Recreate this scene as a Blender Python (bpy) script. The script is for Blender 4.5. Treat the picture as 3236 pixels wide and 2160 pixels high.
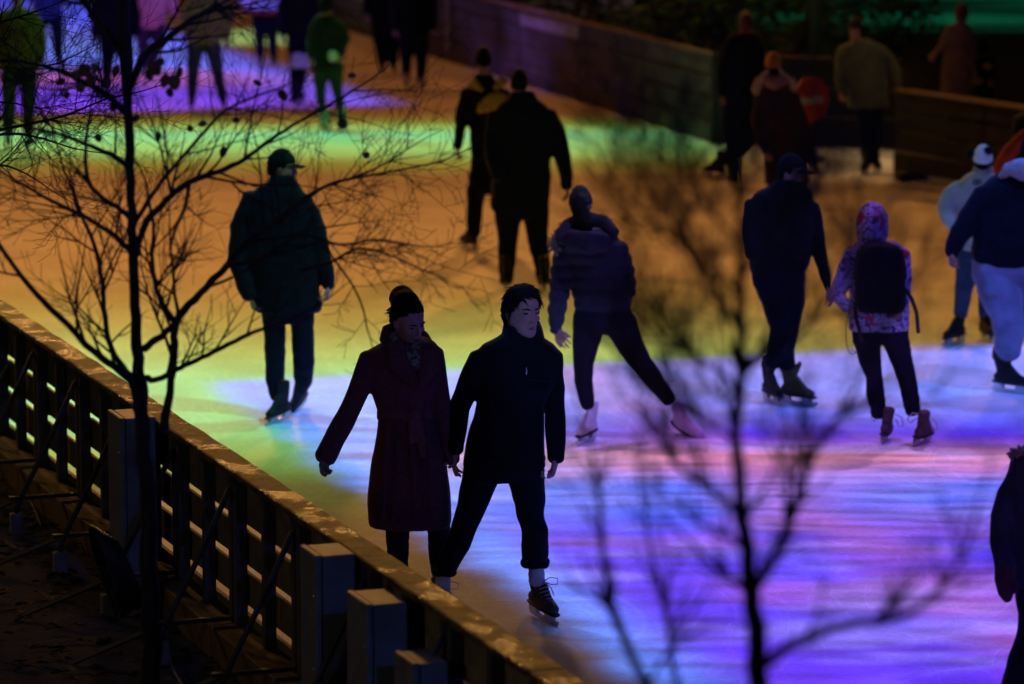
import bpy, bmesh, math, random
import numpy as np
from mathutils import Vector, Matrix, noise as mnoise

random.seed(7)
R = math.radians
scene = bpy.context.scene
COL = scene.collection
for o in list(bpy.data.objects):
    bpy.data.objects.remove(o, do_unlink=True)

# ------------------------------------------------------------------ camera
CAM_H = 4.9
F = 12123.0                      # focal length in photo pixels (photo 3236 x 2160)
PITCH = math.atan((1080 + 895) / F)
cam_d = bpy.data.cameras.new('camera')
cam = bpy.data.objects.new('camera', cam_d)
COL.objects.link(cam)
cam.location = (0, 0, CAM_H)
cam.rotation_euler = (math.pi / 2 - PITCH, 0, 0)
cam_d.sensor_width = 36.0
cam_d.lens = 36.0 * F / 3236.0
cam_d.clip_start = 0.5
cam_d.clip_end = 600
cam_d.dof.use_dof = True
cam_d.dof.focus_distance = 20.9
cam_d.dof.aperture_fstop = 1.9
cam_d.dof.aperture_blades = 9
scene.camera = cam
scene.view_settings.view_transform = 'Standard'
scene.view_settings.look = 'None'
scene.view_settings.exposure = 0
scene.view_settings.gamma = 1
scene.view_settings.use_curve_mapping = False
scene.cycles.use_denoising = True
scene.cycles.max_bounces = 5
scene.cycles.diffuse_bounces = 3
scene.cycles.glossy_bounces = 2
scene.cycles.sample_clamp_indirect = 4

CT, ST = math.cos(PITCH), math.sin(PITCH)
def ray(x, y):
    a, b = (x - 1618) / F, (y - 1080) / F
    return Vector((a, CT - b * ST, -ST - b * CT))
def gp(x, y, z=0.0):             # photo pixel -> point on the level z
    d = ray(x, y)
    return Vector((0, 0, CAM_H)) + d * ((z - CAM_H) / d.z)
def at(x, y, Y):                 # photo pixel -> point at the distance Y
    d = ray(x, y)
    return Vector((0, 0, CAM_H)) + d * (Y / d.y)
def mpp(y, Y):                   # metres per photo pixel at distance Y
    return (Y / ray(1618, y).y) / F
DK = 3236 / 2349.0               # preview pixels -> photo pixels

# ------------------------------------------------------------------ world: night sky
world = bpy.data.worlds.new('World')
scene.world = world
world.use_nodes = True
bg = world.node_tree.nodes['Background']
bg.inputs[0].default_value = (0.42, 0.44, 0.62, 1)
bg.inputs[1].default_value = 0.009

# ------------------------------------------------------------------ node helper
class NT:
    def __init__(s, tree):
        s.t = tree
        s.n = tree.nodes
        s.l = tree.links
    def node(s, typ, **kw):
        n = s.n.new(typ)
        for k, v in kw.items():
            setattr(n, k, v)
        return n
    def put(s, sock, v):
        if hasattr(v, 'is_linked') or isinstance(v, bpy.types.NodeSocket):
            s.l.new(v, sock)
        elif isinstance(v, (tuple, list)) and len(v) == 3 and sock.type == 'RGBA':
            sock.default_value = (*v, 1)
        else:
            sock.default_value = v
    def math(s, op, a, b=0.0, c=None, clamp=False):
        n = s.node('ShaderNodeMath', operation=op, use_clamp=clamp)
        s.put(n.inputs[0], a)
        s.put(n.inputs[1], b)
        if c is not None:
            s.put(n.inputs[2], c)
        return n.outputs[0]
    def vmath(s, op, a, b=None):
        n = s.node('ShaderNodeVectorMath', operation=op)
        s.put(n.inputs[0], a)
        if b is not None:
            s.put(n.inputs[3] if op == 'SCALE' else n.inputs[1], b)
        return n.outputs['Value'] if op in ('DOT_PRODUCT', 'LENGTH') else n.outputs[0]
    def smooth(s, v, a, b, lo=0.0, hi=1.0):
        n = s.node('ShaderNodeMapRange', interpolation_type='SMOOTHSTEP')
        s.put(n.inputs[0], v)
        n.inputs[1].default_value, n.inputs[2].default_value = a, b
        n.inputs[3].default_value, n.inputs[4].default_value = lo, hi
        return n.outputs[0]
    def mix(s, f, a, b, blend='MIX'):
        n = s.node('ShaderNodeMix', data_type='RGBA', blend_type=blend)
        s.put(n.inputs[0], f)
        s.put(n.inputs[6], a)
        s.put(n.inputs[7], b)
        return n.outputs[2]
    def noise(s, vec, scale, detail=2.0, rough=0.5, dist=0.0):
        n = s.node('ShaderNodeTexNoise')
        s.put(n.inputs['Vector'], vec)
        n.inputs['Scale'].default_value = scale
        n.inputs['Detail'].default_value = detail
        n.inputs['Roughness'].default_value = rough
        n.inputs['Distortion'].default_value = dist
        return n.outputs['Fac']
    def ramp(s, fac, stops, interp='LINEAR'):
        n = s.node('ShaderNodeValToRGB')
        s.put(n.inputs[0], fac)
        cr = n.color_ramp
        cr.interpolation = interp
        while len(cr.elements) > 1:
            cr.elements.remove(cr.elements[-1])
        cr.elements[0].position = stops[0][0]
        cr.elements[0].color = (*stops[0][1], 1)
        for p, c in stops[1:]:
            e = cr.elements.new(p)
            e.color = (*c, 1)
        return n.outputs[0]
    def xyz(s, x, y, z=0.0):
        n = s.node('ShaderNodeCombineXYZ')
        for i, v in enumerate((x, y, z)):
            s.put(n.inputs[i], v)
        return n.outputs[0]
    def sep(s, v):
        n = s.node('ShaderNodeSeparateXYZ')
        s.put(n.inputs[0], v)
        return n.outputs

# ------------------------------------------------------------------ lamps over the rink
# Each is a projector / floodlight hung straight down whose slide is laid out in metres on the ice.
def side_of(nt, X, Y, p, q, soft):
    """0..1 : how far the ice point lies to the left of the line p->q (photo pixels)"""
    a, b = gp(*p), gp(*q)
    d = (b - a).normalized()
    n = (-d.y, d.x)
    v = nt.math('ADD', nt.math('MULTIPLY', X, n[0]), nt.math('MULTIPLY', Y, n[1]))
    v = nt.math('SUBTRACT', v, n[0] * a.x + n[1] * a.y)
    return nt.smooth(v, -soft, soft)

def projector(name, loc, slide, radius=0.06, gain=1.0):
    ld = bpy.data.lights.new(name, 'SPOT')
    ld.spot_size = R(165)
    ld.spot_blend = 0.05
    ld.shadow_soft_size = radius
    ld.energy = 4 * math.pi * math.pi / 0.8 * gain
    ld.use_nodes = True
    nt = NT(ld.node_tree)
    nt.n.clear()
    tc = nt.node('ShaderNodeTexCoord')
    dx, dy, dz = nt.sep(tc.outputs['Normal'])
    iz = nt.math('MAXIMUM', nt.math('MULTIPLY', dz, -1.0), 0.12)
    k = nt.math('DIVIDE', loc[2], iz)
    X = nt.math('ADD', nt.math('MULTIPLY', dx, k), loc[0])
    Y = nt.math('ADD', nt.math('MULTIPLY', dy, k), loc[1])
    col = slide(nt, X, Y)
    st = nt.math('DIVIDE', loc[2] * loc[2], nt.math('POWER', iz, 3.0))
    em = nt.node('ShaderNodeEmission')
    nt.put(em.inputs[0], col)
    nt.put(em.inputs[1], st)
    out = nt.node('ShaderNodeOutputLight')
    nt.l.new(em.outputs[0], out.inputs[0])
    ob = bpy.data.objects.new(name, ld)
    ob.location = loc
    COL.objects.link(ob)
    return ob

def yd(y):                       # photo row -> distance on the ice
    return gp(1618, y).y
def yband(nt, Y, rows, lo=17.0, hi=75.0):
    st = sorted(((yd(y) - lo) / (hi - lo), c) for y, c in rows)
    return nt.ramp(nt.math('DIVIDE', nt.math('SUBTRACT', Y, lo), hi - lo), st)

def slide_near(nt, X, Y, wash=True):
    # violet picture: its far edge and its slanting left edge
    e1 = side_of(nt, X, Y, (3236, 1083), (700, 1206), 0.22)
    wob = nt.math('MULTIPLY', nt.math('SUBTRACT', nt.noise(nt.xyz(X, Y), 1.3, 2.0), 0.5), 0.5)
    e2 = side_of(nt, nt.math('ADD', X, wob), Y, (690, 1212), (2085, 2160), 0.24)
    m = nt.math('MULTIPLY', e1, e2)
    if not wash:                 # stray light round the picture of the projector on the bridge
        m = nt.math('MULTIPLY', nt.math('ADD', nt.math('MULTIPLY', m, .85), .15), nt.smooth(Y, 31.5, 28.5))
    base = yband(nt, Y, [(1083, (.14, .24, 1.15)), (1230, (.12, .26, 1.2)), (1310, (.07, .13, 1.05)), (1372, (.04, .0, .84)),
                         (1402, (.28, .09, .75)), (1440, (.74, .25, .42)), (1480, (.60, .21, .62)), (1530, (.12, .18, 1.1)),
                         (1610, (.08, .15, 1.1)), (1680, (.05, .05, 1.05)), (1800, (.08, .03, 1.0)), (1960, (.075, .025, .98)),
                         (2160, (.10, .02, .95))], 17, 33)
    sx = nt.xyz(nt.math('MULTIPLY', X, 0.42), nt.math('MULTIPLY', Y, 2.7))
    big = nt.noise(nt.xyz(nt.math('MULTIPLY', X, 0.5), nt.math('MULTIPLY', Y, 0.7), 3.1), 0.85, 2.0)
    pink = nt.math('MULTIPLY', nt.smooth(big, 0.52, 0.68), nt.smooth(Y, 25.6, 24.2))
    base = nt.mix(nt.math('MULTIPLY', pink, 0.5), base, (.50, .14, .52))
    diag = nt.math('MULTIPLY', side_of(nt, X, Y, (2380, 1560), (3236, 2080), 0.45), side_of(nt, X, Y, (3236, 2010), (2560, 1590), 0.45))
    base = nt.mix(nt.math('MULTIPLY', diag, nt.smooth(nt.noise(sx, 1.2, 3.0), .3, .6, .35, .85)), base, (.52, .13, .42))
    pale = nt.math('MULTIPLY', nt.smooth(nt.noise(nt.xyz(nt.math('MULTIPLY', X, .7), nt.math('MULTIPLY', Y, 1.5), 8.0), 1.3, 4.0, .65), .46, .66), .42)
    base = nt.mix(pale, base, (.40, .34, 1.2))
    # colder light along the left corner
    cold = nt.smooth(X, 1.4, -2.6)
    cold = nt.math('MULTIPLY', cold, nt.smooth(Y, 22.6, 25.0))
    base = nt.mix(nt.math('MULTIPLY', cold, 0.85), base, (.26, .66, 1.15))
    rim = nt.math('SUBTRACT', 1.0, side_of(nt, X, Y, (880, 1212), (2345, 2220), 0.35))
    base = nt.mix(nt.math('MULTIPLY', rim, 0.95), base, (.10, .34, 1.35))
    streak = nt.smooth(nt.noise(sx, 3.4, 3.0, 0.55), 0.30, 0.70, 0.45, 1.45)
    near = nt.smooth(Y, 28.5, 25.0)
    streak = nt.math('ADD', nt.math('MULTIPLY', nt.math('SUBTRACT', streak, 1.0), nt.math('ADD', nt.math('MULTIPLY', near, 0.75), 0.2)), 1.0)
    violet = nt.mix(m, (0, 0, 0), base)
    violet = nt.vmath('SCALE', violet, streak)
    if not wash:
        return violet
    # green wash round the violet picture
    gband = yband(nt, Y, [(850, (0, 0, 0)), (940, (.005, .04, .002)), (1030, (.07, .17, .03)), (1120, (.14, .44, .10)),
                          (1200, (.10, .68, .25)), (1330, (.10, .66, .24)), (1440, (.07, .36, .07)), (1530, (.02, .07, .01)), (1680, (0, 0, 0))], 17, 42)
    gx = nt.smooth(X, 0.8, 3.4, 1.0, 0.24)
    stripes = nt.smooth(nt.noise(nt.xyz(nt.math('MULTIPLY', X, 0.12), Y), 1.5, 1.0), 0.36, 0.56, 0.2, 1.0)
    right = nt.smooth(X, 2.0, 4.5)
    gx = nt.math('MULTIPLY', gx, nt.math('ADD', nt.math('SUBTRACT', 1.0, right), nt.math('MULTIPLY', right, stripes)))
    green = nt.vmath('SCALE', gband, nt.math('MULTIPLY', gx, nt.math('SUBTRACT', 1.0, m)))
    return nt.vmath('ADD', violet, green)

def slide_far(nt, X, Y):
    e1 = side_of(nt, X, Y, (0, 357), (1240, 331), 0.45)          # near edge
    e2 = side_of(nt, X, Y, (1240, 331), (640, 138), 0.45)         # right edge
    m = nt.math('MULTIPLY', e1, e2)
    base = yband(nt, Y, [(340, (.12, .03, .80)), (285, (.11, .04, .80)), (262, (.26, .06, .42)), (235, (.34, .09, .36)),
                         (205, (.07, .14, .85)), (150, (.10, .20, .80)), (60, (.12, .10, .75)), (0, (.1, .05, .6))], 40, 75)
    rim = nt.math('SUBTRACT', 1.0, side_of(nt, X, Y, (1200, 345), (640, 185), 1.2))
    base = nt.mix(nt.math('MULTIPLY', rim, 0.95), base, (.03, .09, .92))
    big = nt.noise(nt.xyz(X, Y), 0.25, 2.0)
    violet = nt.vmath('SCALE', nt.mix(m, (0, 0, 0), base), nt.smooth(big, 0.3, 0.7, 0.75, 1.2))
    # green bar in front of it
    g = yband(nt, Y, [(560, (0, 0, 0)), (515, (.04, .13, .01)), (468, (.14, .56, .14)), (440, (.10, .62, .20)), (425, (.05, .62, .28)), (405, (.12, .50, .10)),
                      (385, (.03, .12, .01)), (360, (0, 0, 0))], 36, 52)
    gx = nt.smooth(X, 0.5, 5.5, 1.0, 0.6)
    gx = nt.math('MULTIPLY', gx, nt.smooth(X, 3.0, 1.9))
    ov = nt.math('SUBTRACT', 1.0, side_of(nt, X, Y, (2259, 450), (1791, 306), 0.12))
    gx = nt.math('MULTIPLY', gx, nt.math('SUBTRACT', 1.0, ov))
    green = nt.vmath('SCALE', g, gx)
    pale = nt.math('MULTIPLY', nt.math('MULTIPLY', nt.smooth(X, 2.0, 4.2), nt.smooth(X, 5.2, 4.0)),
                   nt.math('MULTIPLY', nt.smooth(Y, yd(590), yd(530)), nt.smooth(Y, yd(415), yd(470))))
    palec = nt.vmath('SCALE', nt.xyz(.30, .19, .08), pale)
    # green scrap beyond the violet picture
    s2 = nt.math('MULTIPLY', nt.math('MULTIPLY', nt.smooth(Y, yd(152), yd(128)), nt.smooth(Y, yd(85), yd(105))),
                 nt.math('MULTIPLY', nt.smooth(X, -5.0, -4.2), nt.smooth(X, -2.6, -3.2)))
    scrap = nt.vmath('SCALE', nt.xyz(.22, .42, .12), s2)
    # violet spill reaching the far boards, green glow on the ground beyond them
    sp = nt.math('MULTIPLY', nt.math('MULTIPLY', ov, nt.smooth(nt.noise(nt.xyz(X, Y), 0.55, 1.0), 0.42, 0.62)), nt.math('MULTIPLY', nt.smooth(X, -2.6, -1.5), nt.smooth(X, 2.0, 0.6)))
    spill = nt.vmath('SCALE', nt.xyz(.55, .26, 1.4), nt.math('MULTIPLY', sp, nt.smooth(Y, 55.0, 53.0)))
    gl = nt.math('MULTIPLY', nt.math('MULTIPLY', nt.smooth(X, 2.6, 6.0), nt.smooth(Y, 60.0, 65.0)), nt.smooth(nt.noise(nt.xyz(nt.math('MULTIPLY', X, .15), Y), .6, 2.0), .40, .62, .05, 1.0))
    glow = nt.vmath('SCALE', nt.xyz(.015, 1.1, .5), gl)
    ov2 = nt.math('SUBTRACT', 1.0, side_of(nt, X, Y, (2259, 385), (1791, 240), 0.5))
    ol = nt.math('MULTIPLY', nt.math('MULTIPLY', ov2, nt.smooth(X, -.2, 1.0)), nt.math('MULTIPLY', nt.smooth(X, 6.0, 4.5), nt.math('MULTIPLY', nt.smooth(Y, 60.0, 58.0), nt.smooth(Y, 45.5, 47.0))))
    olive = nt.vmath('SCALE', nt.xyz(.035, .06, .003), ol)
    extra = nt.vmath('ADD', nt.vmath('ADD', spill, olive), glow)
    return nt.vmath('ADD', nt.vmath('ADD', nt.vmath('ADD', violet, green), extra), nt.vmath('ADD', palec, scrap))

def slide_sodium(nt, X, Y):
    base = yband(nt, Y, [(2160, (.055, .026, .006)), (1950, (.105, .050, .013)), (1700, (.17, .080, .019)), (1400, (.27, .125, .028)), (1150, (.34, .150, .029)),
                         (950, (.41, .158, .029)), (760, (.42, .152, .029)), (500, (.25, .082, .013)), (300, (.24, .070, .009)), (120, (.16, .05, .008)), (0, (.03, .01, .002))])
    n = nt.noise(nt.xyz(X, Y), 0.35, 3.0)
    base = nt.vmath('SCALE', base, nt.smooth(n, 0.25, 0.75, 0.75, 1.2))
    right = nt.smooth(X, 1.0, 6.0, 1.0, 0.5)
    cut = nt.math('MULTIPLY', side_of(nt, X, Y, (960, 1212), (2340, 2160), 0.7), nt.smooth(Y, 29.5, 26.0))     # mask added to the flood slide: dims orange light over the violet picture
    right = nt.math('MULTIPLY', right, nt.math('SUBTRACT', 1.0, nt.math('MULTIPLY', cut, 0.78)))
    cut2 = nt.math('MULTIPLY', side_of(nt, X, Y, (0, 357), (1240, 331), 0.6), side_of(nt, X, Y, (1240, 331), (640, 138), 0.6))  # same added mask over the far violet picture
    right = nt.math('MULTIPLY', right, nt.math('SUBTRACT', 1.0, nt.math('MULTIPLY', cut2, 0.6)))
    shade = nt.math('MULTIPLY', nt.smooth(X, 3.0, 5.0), nt.smooth(Y, 40.5, 43.5))
    right = nt.math('MULTIPLY', right, nt.math('SUBTRACT', 1.0, nt.math('MULTIPLY', shade, 0.85)))
    # metres outside the near fence
    out = nt.math('ADD', nt.math('MULTIPLY', nt.math('SUBTRACT', X, .233), -.941), nt.math('MULTIPLY', nt.math('SUBTRACT', Y, 15.264), -.33841))
    base = nt.vmath('SCALE', base, nt.math('MULTIPLY', right, nt.smooth(out, 2.3, 1.6, 0.05, 1.0)))
    return nt.vmath('ADD', base, nt.vmath('SCALE', nt.xyz(.085, .038, .008), nt.math('MULTIPLY', nt.smooth(out, 0.25, 0.8), nt.smooth(out, 2.3, 1.6))))

for i, (loc, g) in enumerate((((-4.0, 27.0, 13.0), .34), ((7.5, 20.0, 14.0), .38), ((6.0, 32.0, 14.0), .35))):
    projector('near_projector', loc, slide_near, gain=g)
for loc, g in (((-5.0, 47.0, 14.0), .48), ((-13.0, 60.0, 14.0), .36), ((7.0, 38.0, 14.0), .32)):
    projector('far_projector', loc, slide_far, gain=g)
for loc, g in (((-7.0, 66.0, 22.0), .40), ((11.0, 66.0, 22.0), .34), ((-26.0, 60.0, 20.0), .26)):
    projector('sodium_floodlight', loc, slide_sodium, radius=1.6, gain=g)
projector('bridge_projector', (4.5, 0.0, 9.0), lambda nt, X, Y: slide_near(nt, X, Y, False), gain=.085)
# weak street lamp over the path outside the rink
pl = bpy.data.lights.new('path_lamp', 'POINT')
pl.energy = 130
pl.color = (1.0, .84, .70)
pl.shadow_soft_size = .25
plo = bpy.data.objects.new('path_lamp', pl)
plo.location = (-7.5, 10.5, 4.4)
COL.objects.link(plo)

# ------------------------------------------------------------------ materials
MATS = {}
def mat(name, col, rough=0.85, spec=0.25, vary=0.25, vscale=18.0, bump=0.0, bscale=60.0, metal=0.0, sub=None):
    if name in MATS:
        return MATS[name]
    m = bpy.data.materials.new(name)
    m.use_nodes = True
    nt = NT(m.node_tree)
    b = nt.n['Principled BSDF']
    tc = nt.node('ShaderNodeTexCoord')
    v = nt.noise(tc.outputs['Object'], vscale, 4.0, 0.6)
    f = nt.smooth(v, 0.25, 0.75, 1 - vary, 1 + vary)
    nt.l.new(nt.vmath('SCALE', nt.xyz(*col), f), b.inputs['Base Color'])
    b.inputs['Roughness'].default_value = rough
    b.inputs['Specular IOR Level'].default_value = spec
    b.inputs['Metallic'].default_value = metal
    if rough >= .9:
        b.inputs['Sheen Weight'].default_value = .10
        b.inputs['Sheen Roughness'].default_value = .35
    if bump:
        bn = nt.node('ShaderNodeBump')
        bn.inputs['Strength'].default_value = bump
        bn.inputs['Distance'].default_value = 0.01
        nt.l.new(nt.noise(tc.outputs['Object'], bscale, 4.0, 0.6), bn.inputs['Height'])
        nt.l.new(bn.outputs[0], b.inputs['Normal'])
    MATS[name] = m
    return m

def mat_print(name, stops, scale, rough=0.9, extra=None):
    """cloth with an irregular print: noise cells mapped to colours"""
    if name in MATS:
        return MATS[name]
    m = bpy.data.materials.new(name)
    m.use_nodes = True
    nt = NT(m.node_tree)
    b = nt.n['Principled BSDF']
    tc = nt.node('ShaderNodeTexCoord')
    c = nt.ramp(nt.noise(tc.outputs['Object'], scale, 2.0, 0.55, 0.6), stops)
    if extra:
        sc, a0, a1, ecol = extra
        c = nt.mix(nt.smooth(nt.noise(tc.outputs['Object'], sc, 1.0), a0, a1), c, ecol)
    nt.l.new(c, b.inputs['Base Color'])
    b.inputs['Roughness'].default_value = rough
    b.inputs['Specular IOR Level'].default_value = 0.2
    MATS[name] = m
    return m

def ice_material():
    m = bpy.data.materials.new('scratched_ice')
    m.use_nodes = True
    nt = NT(m.node_tree)
    b = nt.n['Principled BSDF']
    pos = nt.node('ShaderNodeNewGeometry').outputs['Position']
    lines = None
    for i, (sc, mult, w, ang) in enumerate(((0.55, 9.0, 0.035, 0.0), (0.38, 14.0, 0.04, 1.1), (0.8, 8.0, 0.03, 2.0), (0.25, 22.0, 0.045, 2.7), (0.6, 12.0, .035, .6), (.33, 18.0, .04, 1.7), (.45, 26.0, .045, 2.4), (.5, 20.0, .04, .3))):
        mp = nt.node('ShaderNodeMapping')
        nt.l.new(pos, mp.inputs[0])
        mp.inputs['Rotation'].default_value = (0, 0, ang)
        mp.inputs['Location'].default_value = (3.7 * i, 1.9 * i, 5.0 * i)
        mp.inputs['Scale'].default_value = (1.0, 0.5, 1.0)
        v = nt.math('MULTIPLY', nt.noise(mp.outputs[0], sc, 1.0, 0.4), mult)
        v = nt.math('ABSOLUTE', nt.math('SUBTRACT', nt.math('FRACT', v), 0.5))
        l = nt.smooth(v, w * 0.6, 0.0)
        l = nt.math('MULTIPLY', l, nt.smooth(nt.noise(mp.outputs[0], 0.9 + i * 0.3, 2.0), 0.36, 0.56))
        lines = l if lines is None else nt.math('MAXIMUM', lines, l)
    fine = nt.noise(pos, 22.0, 5.0, 0.7)
    cloud = nt.noise(pos, 1.1, 4.0, 0.6)
    val = nt.math('ADD', nt.smooth(cloud, 0.3, 0.7, 0.60, 0.76), nt.smooth(fine, 0.3, 0.7, -0.07, 0.07))
    val = nt.math('ADD', val, nt.math('MULTIPLY', lines, 0.10))
    c = nt.vmath('SCALE', nt.xyz(0.97, 1.0, 1.03), val)
    nt.l.new(c, b.inputs['Base Color'])
    b.inputs['Roughness'].default_value = 0.6
    b.inputs['Specular IOR Level'].default_value = 0.14
    bn = nt.node('ShaderNodeBump')
    bn.inputs['Strength'].default_value = 0.35
    bn.inputs['Distance'].default_value = 0.006
    nt.l.new(nt.math('ADD', fine, nt.math('MULTIPLY', lines, 0.5)), bn.inputs['Height'])
    nt.l.new(bn.outputs[0], b.inputs['Normal'])
    return m

def wet_wood(name, col, rough, spot=None):
    m = bpy.data.materials.new(name)
    m.use_nodes = True
    nt = NT(m.node_tree)
    b = nt.n['Principled BSDF']
    tc = nt.node('ShaderNodeTexCoord')
    mp = nt.node('ShaderNodeMapping')
    nt.l.new(tc.outputs['Object'], mp.inputs[0])
    mp.inputs['Rotation'].default_value = (0, 0, R(-19.8))
    mp.inputs['Scale'].default_value = (1.0, 0.13, 1.0)
    g = nt.noise(mp.outputs[0], 45.0, 4.0, 0.6)
    blot = nt.noise(tc.outputs['Object'], 7.0, 4.0, 0.65)
    f = nt.math('MULTIPLY', nt.smooth(g, 0.3, 0.7, 0.7, 1.25), nt.smooth(blot, 0.40, 0.58, 0.10, 1.4))
    nt.l.new(nt.vmath('SCALE', nt.xyz(*col), f), b.inputs['Base Color'])
    wet = nt.noise(tc.outputs['Object'], 4.5, 4.0, 0.6)
    nt.l.new(nt.smooth(wet, 0.42, 0.52, rough, rough + 0.5), b.inputs['Roughness'])
    b.inputs['Specular IOR Level'].default_value = 0.5
    bn = nt.node('ShaderNodeBump')
    bn.inputs['Strength'].default_value = 0.6
    bn.inputs['Distance'].default_value = 0.006
    nt.l.new(nt.math('ADD', g, nt.noise(tc.outputs['Object'], 60.0, 4.0, 0.7)), bn.inputs['Height'])
    nt.l.new(bn.outputs[0], b.inputs['Normal'])
    return m

M_SKIN = mat('skin', (.27, .125, .105), 0.6, 0.35, 0.08, 30)
M_HAIRB = mat('dark_hair', (.006, .0045, .004), 0.75, 0.06, 0.4, 60, 0.6, 140)
M_LIP = mat('lips', (.10, .028, .028), 0.5, 0.4, 0.1)
M_BROW = mat('eyebrow_hair', (.015, .01, .008), 0.8, 0.2, 0.2)
M_EYE = mat('eye_dark', (.02, .012, .01), 0.25, 0.5, 0.1)
M_BLADE = mat('skate_steel', (.55, .56, .58), 0.32, 0.5, 0.15, 30, metal=0.8)
M_SOLE = mat('skate_sole', (.02, .018, .017), 0.6, 0.3, 0.2)
M_LACE = mat('laces', (.45, .42, .42), 0.9, 0.2, 0.1)
M_BLACK = mat('black_wool', (.006, .006, .0075), 0.95, 0.05, 0.3, 40, 0.3, 200)
M_JEANS = mat('dark_denim', (.006, .0065, .012), 0.9, 0.06, 0.3, 30, 0.3, 160)

# ------------------------------------------------------------------ mesh builder
class MB:
    def __init__(s):
        s.v, s.f = [], []
    def add(s, vs, fs):
        o = len(s.v)
        s.v.extend([tuple(p) for p in vs])
        s.f.extend([tuple(i + o for i in f) for f in fs])
    def loft(s, rings, tip0=None, tip1=None):
        n = len(rings[0])
        vs = [p for r in rings for p in r]
        fs = []
        for k in range(len(rings) - 1):
            for i in range(n):
                j = (i + 1) % n
                fs.append((k * n + i, k * n + j, (k + 1) * n + j, (k + 1) * n + i))
        c0 = tip0 if tip0 is not None else sum((Vector(p) for p in rings[0]), Vector()) / n
        c1 = tip1 if tip1 is not None else sum((Vector(p) for p in rings[-1]), Vector()) / n
        vs += [c0, c1]
        a, b = len(vs) - 2, len(vs) - 1
        k = (len(rings) - 1) * n
        for i in range(n):
            j = (i + 1) % n
            fs.append((a, j, i))
            fs.append((b, k + i, k + j))
        s.add(vs, fs)
    def tube(s, pts, rad, n=10, ratio=None, ref=Vector((0, 1, 0)), cap=0.6):
        """pts: world points, rad: radii; ratio: depth/width of the section"""
        pts = [Vector(p) for p in pts]
        m = len(pts)
        rings = []
        t0 = t1 = None
        for i, p in enumerate(pts):
            t = (pts[min(i + 1, m - 1)] - pts[max(i - 1, 0)])
            if t.length < 1e-6:
                t = Vector((0, 0, 1))
            t.normalize()
            b = ref - t * ref.dot(t)
            if b.length < 0.1:
                b = Vector((0, 0, 1)) - t * t.z
            b.normalize()
            a = t.cross(b)
            q = 1.0 if ratio is None else (ratio[i] if isinstance(ratio, (list, tuple)) else ratio)
            def ring(c, r):
                return [c + a * (r * math.cos(2 * math.pi * k / n)) + b * (r * q * math.sin(2 * math.pi * k / n)) for k in range(n)]
            if i == 0:
                if cap:
                    rings.append(ring(p - t * rad[0] * cap * 0.75, rad[0] * 0.66))
                    t0 = p - t * rad[0] * cap
                rings.append(ring(p, rad[0]))
            elif i == m - 1:
                rings.append(ring(p, rad[i]))
                if cap:
                    rings.append(ring(p + t * rad[i] * cap * 0.75, rad[i] * 0.66))
                    t1 = p + t * rad[i] * cap
            else:
                rings.append(ring(p, rad[i]))
        s.loft(rings, t0, t1)
    def ball(s, c, r, rot=None, nu=14, nv=9):
        c = Vector(c)
        rx, ry, rz = r if isinstance(r, (tuple, list)) else (r, r, r)
        rings = []
        def P(x, y, z):
            v = Vector((x * rx, y * ry, z * rz))
            return c + (rot @ v if rot else v)
        for k in range(1, nv):
            ph = math.pi * k / nv
            rings.append([P(math.sin(ph) * math.cos(2 * math.pi * i / nu), math.sin(ph) * math.sin(2 * math.pi * i / nu), -math.cos(ph)) for i in range(nu)])
        s.loft(rings, P(0, 0, -1), P(0, 0, 1))
    def box(s, c, size, rot=None):
        c = Vector(c)
        hx, hy, hz = size[0] / 2, size[1] / 2, size[2] / 2
        vs = []
        for x in (-hx, hx):
            for y in (-hy, hy):
                for z in (-hz, hz):
                    v = Vector((x, y, z))
                    vs.append(c + (rot @ v if rot else v))
        s.add(vs, [(0, 1, 3, 2), (4, 6, 7, 5), (0, 4, 5, 1), (2, 3, 7, 6), (0, 2, 6, 4), (1, 5, 7, 3)])
    def mesh(s, name):
        me = bpy.data.meshes.new(name)
        me.from_pydata(s.v, [], s.f)
        me.validate()
        return me
    def build(s, name, material, parent=None, smooth=True, voxel=None, iters=3, wrinkle=None, bevel=None):
        me = s.mesh(name)
        bm = bmesh.new()
        bm.from_mesh(me)
        bmesh.ops.recalc_face_normals(bm, faces=bm.faces)
        if bevel:
            bmesh.ops.bevel(bm, geom=list(bm.edges), offset=bevel, segments=1, affect='EDGES')
        bm.to_mesh(me)
        bm.free()
        ob = bpy.data.objects.new(name, me)
        me.materials.append(material)
        COL.objects.link(ob)
        if voxel:
            PENDING.append((ob, voxel, iters, wrinkle))
        if smooth:
            for p in me.polygons:
                p.use_smooth = True
        if parent is not None:
            set_parent(ob, parent)
        return ob

PENDING = []
def set_parent(ob, pa):
    ob.parent = pa
    if pa.parent is None and pa.type == 'EMPTY':
        ob.matrix_parent_inverse = Matrix.Translation(-pa.location)

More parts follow.
